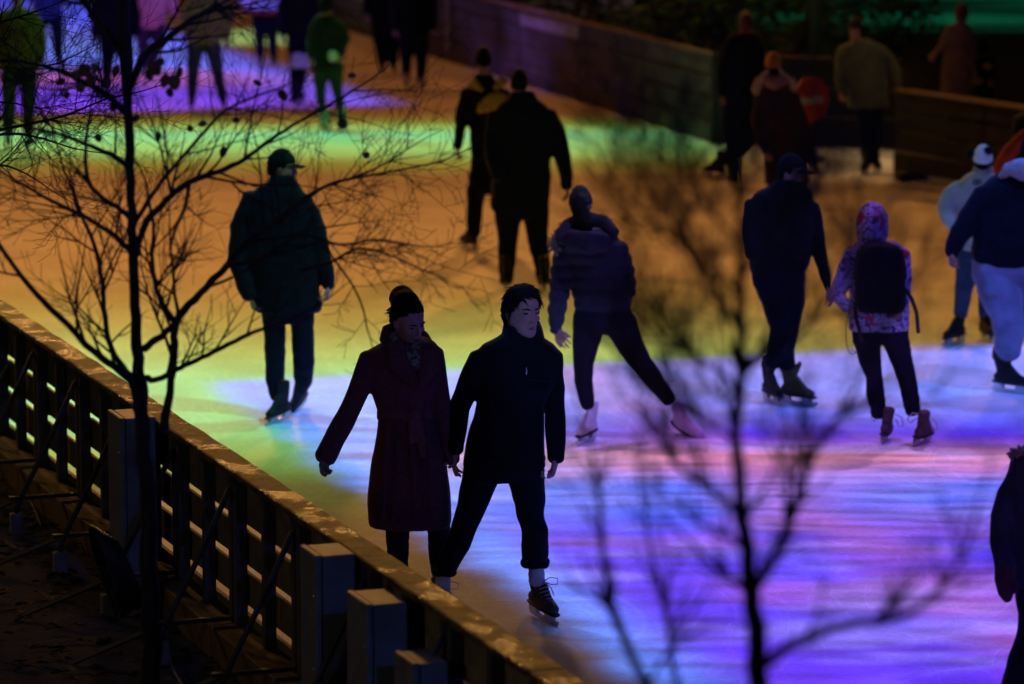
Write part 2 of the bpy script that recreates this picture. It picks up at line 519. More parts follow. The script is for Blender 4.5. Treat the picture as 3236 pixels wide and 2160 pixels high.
def finish_voxels():
    for ob, vx, it, wr in PENDING:
        m = ob.modifiers.new('r', 'REMESH')
        m.mode = 'VOXEL'
        m.voxel_size = vx
        if it:
            sm = ob.modifiers.new('s', 'SMOOTH')
            sm.factor = 0.5
            sm.iterations = it
    dg = bpy.context.evaluated_depsgraph_get()
    dg.update()
    rng = np.random.RandomState(3)
    for ob, vx, it, wr in PENDING:
        ev = ob.evaluated_get(dg)
        me = bpy.data.meshes.new_from_object(ev)
        me.name = ob.name
        n = len(me.vertices)
        if wr and n:
            amp, freq, mode = wr
            co = np.empty(n * 3, np.float32)
            me.vertices.foreach_get('co', co)
            co = co.reshape(-1, 3)
            no = np.empty(n * 3, np.float32)
            me.vertex_normals.foreach_get('vector', no)
            no = no.reshape(-1, 3)
            d = np.zeros(n)
            if mode == 'quilt':
                d += np.abs(np.sin(co[:, 2] * freq + 0.25 * np.sin(co[:, 0] * 9))) * 1.6 - 0.8
                d += 0.25 * np.sin(co[:, 0] * 60 + 3 * np.sin(co[:, 2] * 20))
            else:
                for k in range(7):
                    w = rng.normal(size=3) * np.array([1, 1, 1.5])
                    w = w / np.linalg.norm(w) * freq * rng.uniform(0.5, 2.0)
                    ph = rng.uniform(0, 6.28)
                    w2 = rng.normal(size=3) * freq * 0.35
                    d += np.sin(co @ w + ph + 1.5 * np.sin(co @ w2)) / 4.0
                d = np.sign(d) * np.abs(d) ** 0.8
            co = co + no * (d * amp)[:, None]
            me.vertices.foreach_set('co', co.astype(np.float32).ravel())
        old = ob.data
        for mt in old.materials:
            if mt.name not in [q.name for q in me.materials if q]:
                me.materials.append(mt)
        me.polygons.foreach_set('use_smooth', np.ones(len(me.polygons), bool))
        ob.modifiers.clear()
        ob.data = me
        bpy.data.meshes.remove(old)
    PENDING.clear()

def thing(name, label, cat, loc, group=None):
    o = bpy.data.objects.new(name, None)
    o.empty_display_size = 0.2
    COL.objects.link(o)
    o.location = loc
    o['label'] = label
    o['category'] = cat
    if group:
        o['group'] = group
    return o
def tag(o, label, cat, group=None):
    o['label'] = label
    o['category'] = cat
    if group:
        o['group'] = group
    return o

# ------------------------------------------------------------------ people
HEAD_RINGS = [  # z, half width, front, back, centre y   (head 0.23 high, looking along -Y)
    (0.000, .016, .018, .018, -.070), (0.012, .037, .034, .040, -.062), (0.030, .050, .048, .062, -.046), (0.050, .058, .070, .070, -.024),
    (0.070, .063, .086, .078, -.006), (0.092, .066, .094, .088, .004), (0.115, .070, .092, .092, .006), (0.140, .073, .096, .094, .006),
    (0.165, .072, .092, .092, .006), (0.188, .064, .078, .082, .007), (0.208, .050, .058, .064, .010), (0.222, .030, .034, .040, .012)]
def head_frame(c, yaw, pitch, roll, scale):
    m = Matrix.Rotation(R(yaw), 3, 'Z') @ Matrix.Rotation(R(roll), 3, 'Y') @ Matrix.Rotation(R(pitch), 3, 'X')
    def T(p):
        return c + m @ ((Vector(p) - Vector((0, 0, 0.115))) * scale)
    return T, m, scale
def add_head(mb, fr, fine=True):
    T, m, sc = fr
    n = 28
    rings = []
    for z, w, f, b, yc in HEAD_RINGS:
        r = []
        for k in range(n):
            a = 2 * math.pi * k / n
            x, y = math.cos(a), math.sin(a)
            r.append(T((w * x, yc + (b if y > 0 else f) * y, z)))
        rings.append(r)
    mb.loft(rings, T((0, -.070, -.004)), T((0, .012, .229)))
    def ball(p, r):
        mb.ball(T(p), tuple(q * sc for q in r), m, 12, 8)
    mb.tube([T((0, -.086, .122)), T((0, -.097, .102)), T((0, -.107, .084)), T((0, -.104, .076))], [.006 * sc, .0075 * sc, .0105 * sc, .010 * sc], 8, ref=m @ Vector((0, 1, 0)))
    ball((.011, -.094, .077), (.007, .008, .006))
    ball((-.011, -.094, .077), (.007, .008, .006))
    for s in (-1, 1):
        ball((s * .072, .008, .104), (.009, .018, .030))
        if fine:
            ball((s * .031, -.080, .134), (.021, .010, .006))
            ball((s * .043, -.062, .090), (.019, .020, .014))
            ball((s * .031, -.074, .1175), (.0125, .011, .0085))
    if fine:
        ball((0, -.088, .052), (.021, .010, .0055))
        ball((0, -.086, .042), (.018, .011, .0065))
        ball((0, -.078, .016), (.022, .017, .014))
        ball((0, -.080, .064), (.024, .012, .009))

def face_parts(root, fr):
    T, m, sc = fr
    for s in (-1, 1):
        e = MB()
        e.ball(T((s * .031, -.0812, .1165)), (.0130 * sc, .0065 * sc, .0050 * sc), m, 10, 6)
        e.build('eye', M_EYE, root)
        b = MB()
        b.tube([T((s * .014, -.0925, .134)), T((s * .030, -.0915, .139)), T((s * .048, -.076, .135))], [.0040 * sc, .0050 * sc, .003 * sc], 6, ref=m @ Vector((0, 1, 0)))
        b.build('eyebrow', M_BROW, root)
    l = MB()
    l.ball(T((0, -.0935, .0505)), (.019 * sc, .0065 * sc, .0034 * sc), m, 12, 6)
    l.ball(T((0, -.0925, .0435)), (.016 * sc, .0065 * sc, .0042 * sc), m, 12, 6)
    l.build('lips', M_LIP, root)

def sstep(x, a, b):
    t = max(0.0, min(1.0, (x - a) / (b - a)))
    return t * t * (3 - 2 * t)
def hairline(style, dy, dx, dz):
    """height (-1..1 on the skull) above which the shell covers it; dy = -1 front .. 1 back"""
    if style == 'short':
        pts = [(-1, .66), (-.75, .58), (-.5, .22), (-.25, -.05), (.1, .05), (.45, -.45), (1, -.62)]
    elif style == 'updo':
        pts = [(-1, .74), (-.7, .62), (-.4, .34), (0, .05), (.5, -.35), (1, -.5)]
    elif style == 'long':
        pts = [(-1, .55), (-.7, .42), (-.4, -.3), (0, -.9), (.5, -1), (1, -1)]
    elif style == 'cap':
        pts = [(-1, .30), (0, .22), (1, .02)]
    else:                        # knitted hat
        pts = [(-1, .22), (0, .0), (1, -.30)]
    for (a, p), (b, q) in zip(pts, pts[1:]):
        if dy <= b:
            return p + (q - p) * (dy - a) / (b - a)
    return pts[-1][1]
def shell(root, name, fr, style, material, thick=.05, top=0.0, wr=None, grow=1.0):
    T, m, sc = fr
    nu, nv = 44, 30
    rings = []
    for k in range(1, nv):
        ph = math.pi * k / nv
        r = []
        for i in range(nu):
            th = 2 * math.pi * i / nu
            d = Vector((math.sin(ph) * math.cos(th), math.sin(ph) * math.sin(th), -math.cos(ph)))
            if style == 'hood':
                f = max(0.0, -d.y * .95 - d.z * .12)
                cov = 1 - sstep(f, .66, .80)
            else:
                ir = .16 * mnoise.noise(d * 5.0 + Vector((3, 1, 7))) if style in ('short', 'updo', 'long') else 0.0
                cov = sstep(d.z - hairline(style, d.y, d.x, d.z) + ir, -.05, .06)
            kk = 0.80 + cov * (0.20 + thick)
            ax = (.076 * grow, .100 * grow, .117 * grow)
            p = Vector((d.x * ax[0] * kk, .006 + d.y * ax[1] * kk, .113 + d.z * ax[2] * kk + top * max(0, d.z) * cov))
            if wr and cov > .5:
                nn = mnoise.noise(p * wr[1])
                p += d * nn * wr[0]
            r.append(T(p))
        rings.append(r)
    mb = MB()
    mb.loft(rings)
    return mb.build(name, material, root)

def strands(root, fr, style, material, n, ln, r, comb, seed, lift=.25):
    """locks of hair lying on the scalp; comb = direction they are combed (head axes)"""
    T, m, sc = fr
    rnd = random.Random(seed)
    mb = MB()
    k = 0
    while k < n:
        d = Vector((rnd.gauss(0, 1), rnd.gauss(0, 1), rnd.gauss(.4, 1))).normalized()
        if d.z < hairline(style, d.y, d.x, d.z) + (.10 if d.y < -.2 else .02):
            continue
        k += 1
        base = Vector((d.x * .076 * 1.05, .006 + d.y * .100 * 1.05, .113 + d.z * .117 * 1.05))
        c = Vector(comb) + Vector((d.x * .9, d.y * .35, -.25)) + Vector((rnd.gauss(0, .3), rnd.gauss(0, .3), rnd.gauss(0, .3)))
        t = (c - d * c.dot(d)).normalized()
        L = ln * rnd.uniform(.6, 1.3)
        pts = [base]
        for i in range(3):
            q = pts[-1] + (t + d * (lift * (.6 - i * .45))).normalized() * L / 3
            pts.append(q)
        mb.tube([T(q) for q in pts], [r * sc, r * 1.1 * sc, r * .8 * sc, r * .2 * sc], 5, cap=.4)
    o = mb.build('hair_locks', material, root)
    o['kind'] = 'stuff'
    return o

def add_hand(mb, wrist, tip, palm_n, thumb_side=1, curl=0.5, scale=1.0, spread=1.0):
    """palm and five unequal bent fingers; wrist->tip gives the direction, palm_n the way the palm looks"""
    w = Vector(wrist)
    d = (Vector(tip) - w).normalized()
    pn = Vector(palm_n)
    pn = (pn - d * pn.dot(d)).normalized()
    sd = d.cross(pn).normalized() * thumb_side
    L = 0.185 * scale
    mb.tube([w - d * .03 * scale, w, w + d * L * .22, w + d * L * .46], [.027 * scale, .027 * scale, .039 * scale, .040 * scale], 10, ratio=[.85, .75, .42, .36], ref=pn)
    for k, (off, ln, rr) in enumerate(((.029, .40, .0088), (.010, .45, .0092), (-.010, .42, .0088), (-.028, .33, .0078))):
        b = w + d * L * (.45 - .03 * abs(k - 1)) + sd * off * scale * spread
        dirv = (d + sd * (off * 2.2 * (spread - .3))).normalized()
        pts = [b - dirv * .02 * scale]
        ang = 0.0
        p = b
        pts.append(p)
        for j, seg in enumerate((.44, .32, .24)):
            ang += curl * (0.75 + 0.25 * j) * (1.0 + .08 * k)
            v = dirv * math.cos(ang) + pn * math.sin(ang)
            p = p + v * (L * ln * seg * 1.1)
            pts.append(p)
        mb.tube(pts, [rr * scale * 1.05, rr * scale * 1.05, rr * scale, rr * scale * .92, rr * scale * .8], 8, ref=pn)
    b = w + d * L * .14 + sd * .026 * scale
    v1 = (d * .72 + sd * .62 + pn * .25).normalized()
    v2 = (d * .93 + sd * .22 + pn * .35).normalized()
    p1 = b + v1 * L * .24
    mb.tube([b - v1 * .015 * scale, b, p1, p1 + v2 * L * .17, p1 + (v2 + pn * .3).normalized() * L * .29], [.013 * scale, .0125 * scale, .0108 * scale, .0098 * scale, .0082 * scale], 8, ref=pn)

def skate(root, pos, yaw, material, pitch=0.0, roll=0.0, scale=1.0, fine=False, hockey=False, shaft=.30, sole=None, blade_mat=None):
    """boot with steel blade; pos = middle of the blade on the ice, yaw 0 = toe towards the camera, + = to the right"""
    m = Matrix.Rotation(R(yaw), 3, 'Z') @ Matrix.Rotation(R(roll), 3, 'Y') @ Matrix.Rotation(R(pitch), 3, 'X')
    def T(x, y, z):
        return Vector(pos) + m @ (Vector((x, -y, z)) * scale)   # y forward
    b = MB()
    ref = m @ Vector((1, 0, 0))
    b.tube([T(0, -.080, shaft), T(0, -.070, .22), T(0, -.055, .165), T(0, -.03, .125)], [q * scale for q in (.056, .053, .050, .046)], 14, ref=ref, cap=.25, ratio=[.85, .82, .8, .8])
    b.tube([T(0, -.105, .112), T(0, -.05, .113), T(0, .04, .112), T(0, .10, .103), T(0, .150, .094)], [q * scale for q in (.034, .040, .040, .036, .027)], 14, ref=ref, cap=.7, ratio=1.05)
    b.tube([T(0, -.02, .19), T(0, .035, .145), T(0, .09, .112)], [q * scale for q in (.040, .036, .028)], 12, ref=ref, ratio=.9)
    if hockey:
        b.tube([T(0, -.115, .25), T(0, -.12, .33)], [.03 * scale, .022 * scale], 10, ref=ref, ratio=1.3)
        b.tube([T(0, -.01, .24), T(0, .035, .31)], [.028 * scale, .018 * scale], 10, ref=ref, ratio=1.4)
    boot = b.build('skate', material, root, voxel=.007 if fine else .011, iters=3, wrinkle=(.0015, 70, 'n') if fine else None)
    s = MB()
    s.tube([T(0, -.12, .078), T(0, -.05, .074), T(0, .04, .074), T(0, .165, .070)], [q * scale for q in (.033, .037, .040, .028)], 12, ref=m @ Vector((0, 0, 1)), ratio=.42)
    s.build('sole', sole or M_SOLE, boot)
    bl = MB()
    rings = []
    prof = [(-.145, .012, .030), (-.12, .002, .034), (0, .0, .030), (.12, .0, .034), (.175, .006, .040), (.20, .022, .044)]
    for y, z0, z1 in prof:
        rings.append([T(-.0022, y, z0), T(.0022, y, z0), T(.0022, y, z1), T(-.0022, y, z1)])
    bl.loft(rings)
    for y0, y1, yy in ((-.11, -.05, -.085), (.055, .125, .10)):
        q = []
        for z, h, ty in ((.028, .045, .010), (.074, .032, .024)):
            q.append([T(-ty, yy - h, z), T(ty, yy - h, z), T(ty, yy + h, z), T(-ty, yy + h, z)])
        bl.loft(q)
    bl.build('blade', blade_mat or M_BLADE, boot, smooth=False)
    if fine:
        l = MB()
        for k in range(6):
            t = k / 5
            z = .205 - .085 * t
            y = .012 + .075 * t
            l.tube([T(-.030, y - .012, z - .008), T(-.01, y + .014 + .004, z + .010), T(.01, y + .014 + .004, z + .010), T(.030, y - .012, z - .008)], [.0028 * scale] * 4, 6)
        for sx in (-1, 1):
            l.tube([T(0, .01, .222), T(sx * .035, .022, .245), T(sx * .075, .03, .235), T(sx * .072, .035, .205), T(sx * .035, .03, .205), T(0, .012, .222)], [.003 * scale] * 6, 6)
        l.tube([T(0, .012, .222), T(.03, .045, .19), T(.045, .05, .15)], [.0028 * scale] * 3, 6)
        l.build('laces', M_LACE, boot)
    return boot, T

class Person:
    def __init__(s, foot, label, voxel=.012, group='people on the rink', dY=0.0, name='person'):
        g = gp(*foot)
        s.Y = g.y + dY
        s.m = mpp(foot[1] - 500, s.Y)
        s.root = thing(name, label, 'person', Vector((g.x, s.Y, 0)), group)
        s.body = MB()
        s.cl = {}
        s.vx = voxel
        s.fr = None
    def p(s, x, y, dz=0.0):
        return at(x, y, s.Y + dz)
    def piece(s, name, material, wrinkle=None, voxel=None, iters=3):
        k = name
        if k not in s.cl:
            s.cl[k] = [MB(), material, wrinkle, voxel or s.vx, iters]
        return s.cl[k][0]
    def rows(s, mb, rows, core=.82, body=True, n=20):
        """torso / coat: (y, left x, right x, depth ratio[, dz])"""
        for tgt, k in ((mb, 1.0), (s.body if body else None, core)):
            if tgt is None:
                continue
            rr = []
            for row in rows:
                y, xl, xr, q = row[:4]
                dz = row[4] if len(row) > 4 else 0.0
                c = s.p((xl + xr) / 2, y, dz)
                a = (xr - xl) / 2 * s.m * k
                rr.append([c + Vector((a * math.copysign(abs(math.cos(t)) ** .88, math.cos(t)), a * q * math.copysign(abs(math.sin(t)) ** .88, math.sin(t)), 0)) for t in [2 * math.pi * i / n for i in range(n)]])
            if tgt is s.body:
                rr = rr[:-1] if len(rr) > 4 else rr
            tgt.loft(rr)
    def limb(s, mb, pts, core=.62, ratio=.95, n=12, body=True):
        """pts: (x, y, dz, r in photo px)"""
        w = [s.p(x, y, dz) for x, y, dz, r in pts]
        mb.tube(w, [r * s.m for *_, r in pts], n, ratio=ratio, cap=.5)
        if body:
            s.body.tube(w, [r * s.m * core for *_, r in pts], n, ratio=ratio, cap=.5)
        return w
    def head(s, x, y, h, yaw, pitch=0, roll=0, dz=0.0, neck=None, fine=False, face=False, neck_r=.052):
        c = s.p(x, y, dz)
        sc = h * s.m / .236
        s.fr = head_frame(c, yaw, pitch, roll, sc)
        add_head(s.body, s.fr, fine)
        T = s.fr[0]
        if neck:
            b = s.p(*neck)
            s.body.tube([T((0, .02, .075)), T((0, .022, .02)), b], [neck_r * sc * .95, neck_r * sc, neck_r * sc * 1.25], 12)
        if face:
            face_parts(s.root, s.fr)
    def hand(s, a, b, n, side=1, curl=.5, scale=1.0, target=None, spread=1.0):
        add_hand(target if target is not None else s.body, s.p(*a), s.p(*b), n, side, curl, scale, spread)
    def done(s, skin=None, body_voxel=None, hair=True):
        names = [c.name.split('.')[0] for c in s.root.children]
        if hair and s.fr and 'hair' not in names and ('cap' in names or 'knit_hat' in names):
            shell(s.root, 'hair', s.fr, 'short' if 'cap' in names else 'long', M_HAIRB, .055, 0, (.006, 40))
        s.body.build('body', skin or M_SKIN, s.root, voxel=body_voxel or s.vx, iters=2)
        for k, (mb, mt, wr, vx, it) in s.cl.items():
            mb.build(k, mt, s.root, voxel=vx, iters=it, wrinkle=wr)
    def visor(s, material, w=.062, ln=.085, z=.150, name='visor', drop=.012):
        T, m, sc = s.fr
        v = MB()
        rings = []
        for k in range(5):
            t = k / 4
            ring = []
            for i in range(9):
                a = (i / 8 - .5) * 2
                x = a * w * (1 - .25 * t * t)
                y = -.088 + .05 * a * a * (1 - t) - ln * t * math.sqrt(max(0, 1 - .55 * a * a))
                zz = z - drop * t - .012 * a * a
                ring.append(T((x, y, zz)))
            low = [p - m @ Vector((0, 0, .005)) * sc for p in reversed(ring)]
            rings.append(ring + low)
        v.loft(rings)
        return v.build(name, material, s.root)

# ------------------------------------------------------------------ setting
M_ICE = ice_material()
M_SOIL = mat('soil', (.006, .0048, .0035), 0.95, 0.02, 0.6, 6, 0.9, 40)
M_PAVE = mat('dark_asphalt', (.045, .043, .042), 0.8, 0.3, 0.3, 5, 0.4, 50)
FA = Vector((0.233, 15.264, 0))
FD = Vector((-0.33841, 0.941, 0))
FN = Vector((-0.941, -0.33841, 0))       # outwards, to the path outside the rink
FROT = Matrix.Rotation(math.atan2(FD.y, FD.x), 3, 'Z')
def FP(s, o, z):
    return FA + FD * s + FN * o + Vector((0, 0, z))
def proj(p):
    z = p.z - CAM_H
    dep = p.y * CT - z * ST
    return 1618 + F * p.x / dep, 1080 - F * (p.y * ST + z * CT) / dep
def solve_s(x, o, z):
    lo, hi = -3.0, 16.0
    for _ in range(40):
        mid = (lo + hi) / 2
        if proj(FP(mid, o, z))[0] > x:
            lo = mid
        else:
            hi = mid
    return (lo + hi) / 2

def sheet(name, pts, z, material, thick=None):
    mb = MB()
    top = [Vector((p.x, p.y, z)) for p in pts]
    n = len(top)
    if thick:
        bot = [p - Vector((0, 0, thick)) for p in top]
        mb.add(top + bot, [tuple(range(n)), tuple(reversed(range(n, 2 * n)))] + [(i, i + n, (i + 1) % n + n, (i + 1) % n) for i in range(n)])
    else:
        mb.add(top, [tuple(range(n))])
    o = mb.build(name, material, None, smooth=False)
    o['kind'] = 'structure'
    return o

BB0, BB1 = gp(2259, 455), gp(1791, 310)       # base line of the far boards
BD = (BB1 - BB0).normalized()
BN = Vector((-BD.y, BD.x, 0))
if BN.y > 0:
    BN = -BN                                   # towards the rink
BE = BB0 + BD * 42
G1, G2 = gp(2823, 565), gp(3330, 655)          # base line of the right-hand barrier
GM = gp(2823, 474)
sheet('ground', [Vector((-150, -30, 0)), Vector((150, -30, 0)), Vector((150, 260, 0)), Vector((-150, 260, 0))], -0.10, M_PAVE)
ice_pts = [FP(-16, .03, 0), Vector((30, 2, 0)), Vector((30, 24, 0)), G2, G1, GM, BB0, BE, Vector((-60, 95, 0)), FP(30, .03, 0)]
sheet('ice', ice_pts, 0.0, M_ICE, 0.09)
soil = MB()
# outside the fence: a slightly uneven bed of earth
nu, nv = 60, 26
vs, fs = [], []
for i in range(nu + 1):
    for j in range(nv + 1):
        s, o = -16 + 36 * i / nu, .10 + 9.0 * (j / nv) ** 1.4
        p = FP(s, o, 0)
        p.z = 0.03 + (.035 * mnoise.noise(p * 1.7) + .02 * mnoise.noise(p * 5)) * min(1, j / 3) - .02 * min(o, 3)
        vs.append(p)
for i in range(nu):
    for j in range(nv):
        a = i * (nv + 1) + j
        fs.append((a, a + 1, a + nv + 2, a + nv + 1))
soil.add(vs, fs)
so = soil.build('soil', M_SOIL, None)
so['kind'] = 'structure'
# fallen leaves on the earth
M_LITTER = mat('leaf_litter', (.018, .009, .004), 0.9, 0.05, 0.5, 3)
lit = MB()
for k in range(2600):
    s, o = random.uniform(-1, 12), random.uniform(.25, 3.5)
    p = FP(s, o, .06 - .02 * min(o, 3))
    r = random.uniform(.02, .045)
    rot = Matrix.Rotation(random.uniform(0, 6.28), 3, 'Z') @ Matrix.Rotation(random.uniform(-.5, .5), 3, 'X')
    q = [p + rot @ Vector(v) * r for v in ((-1.2, 0, 0), (-.3, -.6, .25), (.9, -.4, .1), (1.3, 0, .3), (.9, .45, .15), (-.3, .6, .2))]
    lit.add(q, [(0, 1, 2, 3), (0, 3, 4, 5)])
lo_ = lit.build('leaf_litter', M_LITTER, None, smooth=False)
lo_['kind'] = 'stuff'
lo_['label'] = 'fallen brown leaves scattered over the dark earth outside the fence'

# ------------------------------------------------------------------ near fence of the rink
M_RAIL = wet_wood('wet_rail_wood', (.085, .045, .020), 0.15)
M_BOARD = mat('fence_board_paint', (.20, .15, .095), 0.75, 0.3, 0.3, 9, 0.3, 60)
M_STUD = mat('fence_stud_paint', (.050, .048, .058), 0.7, 0.3, 0.3, 12, 0.3, 70)
M_BEAM = mat('brown_beam', (.085, .055, .030), 0.8, 0.3, 0.4, 8, 0.4, 40)
M_STEEL = mat('black_steel', (.012, .012, .014), 0.55, 0.4, 0.2)
M_BLOCK = mat('grey_plastic_block', (.11, .10, .12), 0.75, 0.3, 0.2, 20)
M_LATH = mat('bare_timber', (.12, .085, .04), 0.8, 0.3, 0.3, 14)
fence = thing('rink_fence', 'long wooden rink fence with wet top rail and slatted boards, closest to the viewer', 'fence', FP(3, .08, 0))
def bar(name, s0, s1, o0, o1, z0, z1, material, parent=None, bevel=.004, dz=0.0):
    mb = MB()
    mb.box(FP((s0 + s1) / 2, (o0 + o1) / 2, (z0 + z1) / 2 + dz), (s1 - s0, o1 - o0, z1 - z0), FROT)
    return mb.build(name, material, parent or fence, smooth=False, bevel=bevel)
PANEL = 1.15
S0 = 4.65 - PANEL * 6
N_P = 16
s = S0
k = 0
while s < S0 + PANEL * N_P - .1:
    L = PANEL * 2
    mb = MB()
    c = FP(s + L / 2, .075, 1.035 + random.uniform(-.004, .004))
    m = 14                                            # worn plank: slightly uneven top and edges
    rings = []
    for i in range(m + 1):
        t = s + .004 + (L - .008) * i / m
        w0, w1 = random.uniform(-.004, .004), random.uniform(-.004, .004)
        zt = 1.052 + random.uniform(-.0025, .0025)
        zb = 1.018
        rings.append([FP(t, w0, zb), FP(t, w0, zt - .006), FP(t, w0 + .008, zt), FP(t, .148 + w1, zt), FP(t, .156 + w1, zt - .007), FP(t, .156 + w1, zb)])
    mb.loft(rings)
    mb.build('rail_plank', M_RAIL, fence, smooth=False)
    s += L
for i in range(N_P):
    a = S0 + PANEL * i
    for z0, z1, o in ((.745, 1.014, .040), (.530, .703, .030), (.312, .488, .030)):
        bar('board', a + .004, a + PANEL - .004, o, o + .024, z0 + random.uniform(-.006, .006), z1 + random.uniform(-.006, .006), M_BOARD)
    for ss in (a + .045, a + PANEL / 2, a + PANEL - .045):
        bar('stud', ss - .029, ss + .029, .066, .128, .215, 1.012, M_STUD)
for i in range(0, N_P, 2):
    a = S0 + PANEL * i
    bar('beam', a + .003, a + PANEL * 2 - .003, .03, .25, .03, .212, M_BEAM, bevel=.006)
    bar('bottom_rail', a + .003, a + PANEL * 2 - .003, .030, .062, .214, .262, M_BOARD)
for i in range(2, 12):
    a = S0 + PANEL * i
    mb = MB()
    mb.tube([FP(a, .14, .93), FP(a, .30, .60), FP(a, .50, .22), FP(a, .515, .15)], [.016] * 4, 8, ref=FD)
    mb.build('brace_rod', M_STEEL, fence)
    mb = MB()
    mb.box(FP(a, .35, .245), (.035, .42, .022), FROT)
    mb.build('brace_bar', M_STEEL, fence, smooth=False)
    mb = MB()
    mb.box(FP(a - .01, .52, .09), (.075, .075, .13), FROT)
    mb.build('brace_foot', M_BLOCK, fence, smooth=False, bevel=.008)
    mb = MB()
    p, q = FP(a + .03, .52, .225), FP(a + .18, 1.0, .01)
    mb.tube([p, q], [.024, .024], 4, ratio=.6, ref=Vector((0, 0, 1)), cap=0)
    mb.build('prop_lath', M_LATH, fence, smooth=False)

# electrical cabinets standing against the fence
M_CAB = mat('grey_cabinet_paint', (.12, .135, .17), 0.5, 0.3, 0.2, 8, 0.15, 80)
M_SEAM = mat('cabinet_seam', (.02, .02, .02), 0.8, 0.2, 0.1)
M_SCREW = mat('steel_screw', (.7, .7, .7), 0.25, 0.5, 0.05, metal=1.0)
def cabinet(xc, ytop, L, W, label):
    o1 = .16 + W
    s = solve_s(xc, o1, .8)
    lo, hi = .3, 1.3
    for _ in range(40):
        z = (lo + hi) / 2
        if proj(FP(s, o1, z))[1] > ytop:
            lo = z
        else:
            hi = z
    H = (lo + hi) / 2
    t = thing('electrical_cabinet', label, 'cabinet', FP(s + L / 2, .16 + W / 2, .03), 'grey cabinets against the fence')
    z0 = .03
    d = .028
    def part(name, s0, s1, o0, o1_, za, zb, m, bev=.004, par=None):
        mb = MB()
        mb.box(FP((s0 + s1) / 2, (o0 + o1_) / 2, (za + zb) / 2), (s1 - s0, o1_ - o0, zb - za), FROT)
        return mb.build(name, m, par or t, smooth=False, bevel=bev)
    part('cabinet_body', s, s + L, .16, o1 - d - .006, z0, H - .004, M_CAB)
    part('seam', s + .006, s + L - .006, o1 - d - .007, o1 - d, z0 + .01, H - .012, M_SEAM, .001)
    dr = part('cabinet_door', s - .003, s + L + .003, o1 - d, o1, z0, H, M_CAB, .005)
    for zz in (H - .20, H - .55):
        if zz > .1:
            mb = MB()
            p = FP(s + .035, o1 + .001, zz)
            mb.ball(p, (.008, .008, .008), None, 10, 6)
            mb.build('screw', M_SCREW, dr)
    return t
cabinet(1000, 1756, .26, .19, 'tall grey metal cabinet between the braced posts and the middle cabinet')
cabinet(1160, 1910, .30, .19, 'grey metal cabinet in the middle with a wet scuffed top')
cabinet(1305, 2097, .26, .16, 'lowest grey metal cabinet, cut by the bottom edge of the photo')
cabinet(383, 1322, .30, .20, 'narrow grey cabinet half hidden behind the bare tree trunk')

M_CABLE = mat('black_cable', (.010, .010, .011), 0.5, 0.4, 0.1)
t = thing('cable_coil', 'coil of thick black cable hanging beside the fence behind the tree trunk', 'cable', FP(6.6, .45, 0))
sc_ = solve_s(380, .5, .35)
for k in range(7):
    mb = MB()
    r = .15 + .012 * k
    pts = []
    for i in range(25):
        a = 2 * math.pi * i / 24
        pts.append(FP(sc_ + r * .8 * math.cos(a) + .01 * math.sin(3 * a + k), .42 + .02 * k + .07 * math.sin(a) + .04, .33 + r * 1.15 * math.sin(a)))
    mb.tube(pts, [.011] * 25, 6, cap=0)
    mb.build('cable_loop', M_CABLE, t)
for k, pp in enumerate(([(540, 1650), (560, 1720), (610, 1800), (650, 1880), (640, 1960)], [(640, 2060), (660, 2120), (690, 2170), (720, 2200)], [(180, 1540), (215, 1600), (240, 1660)])):
    mb = MB()
    mb.tube([gp(x * 1.0 - 110, y, .055) for x, y in pp], [.007] * len(pp), 6)
    o = mb.build('thin_cable', M_BLOCK, None)
    tag(o, ('thin pale cable lying on the earth below the cable coil', 'short thin cable on the earth near the lowest brace', 'thin cable running over the earth near the far end of the fence')[k], 'cable', 'thin cables on the earth')

# ------------------------------------------------------------------ far boards
M_FB = mat('far_board_paint', (.042, .032, .036), 0.7, 0.3, 0.35, 3)
M_FBP = mat('pale_panel_and_highlight', (.20, .18, .21), 0.7, 0.3, 0.2, 3)
M_FCAP = mat('far_cap_wood', (.07, .04, .022), 0.6, 0.35, 0.4, 4)
fb = thing('rink_boards', 'dark plank boards along the far side of the rink', 'fence', BB0 + BD * 6)
BROT = Matrix.Rotation(math.atan2(BD.y, BD.x), 3, 'Z')
def bbar(par, base, d, rot, n, s0, s1, o0, o1, z0, z1, material, name):
    mb = MB()
    mb.box(base + d * ((s0 + s1) / 2) + n * ((o0 + o1) / 2) + Vector((0, 0, (z0 + z1) / 2)), (s1 - s0, abs(o1 - o0), z1 - z0), rot)
    return mb.build(name, material, par, smooth=False, bevel=.006)
for i in range(-1, 14):
    a = 2.6 * i
    if i < 0:
        continue
    for z0, z1 in ((.02, .255), (.285, .51), (.54, .765), (.795, 1.0)):
        pale = (i == 2 and z0 > .7) or (i in (5, 6) and z0 > .5)  # violet highlight on one top board put into its colour; the others grey panels
        bbar(fb, BB0, BD, BROT, BN, a + .02, a + 2.58, -.03, 0, z0, z1, M_FBP if pale else M_FB, 'board')
    bbar(fb, BB0, BD, BROT, BN, a + .01, a + 2.59, -.10, .04, 1.003, 1.045, M_FCAP, 'cap_plank')
    bbar(fb, BB0, BD, BROT, BN, a - .05, a + .05, -.10, -.032, 0, 1.0, M_STUD, 'post')
bbar(fb, BB0, BD, BROT, BN, 11.2, 11.32, .003, .03, .10, .98, M_FBP, 'stile_highlight')  # bright highlight on a panel end, built as a pale strip
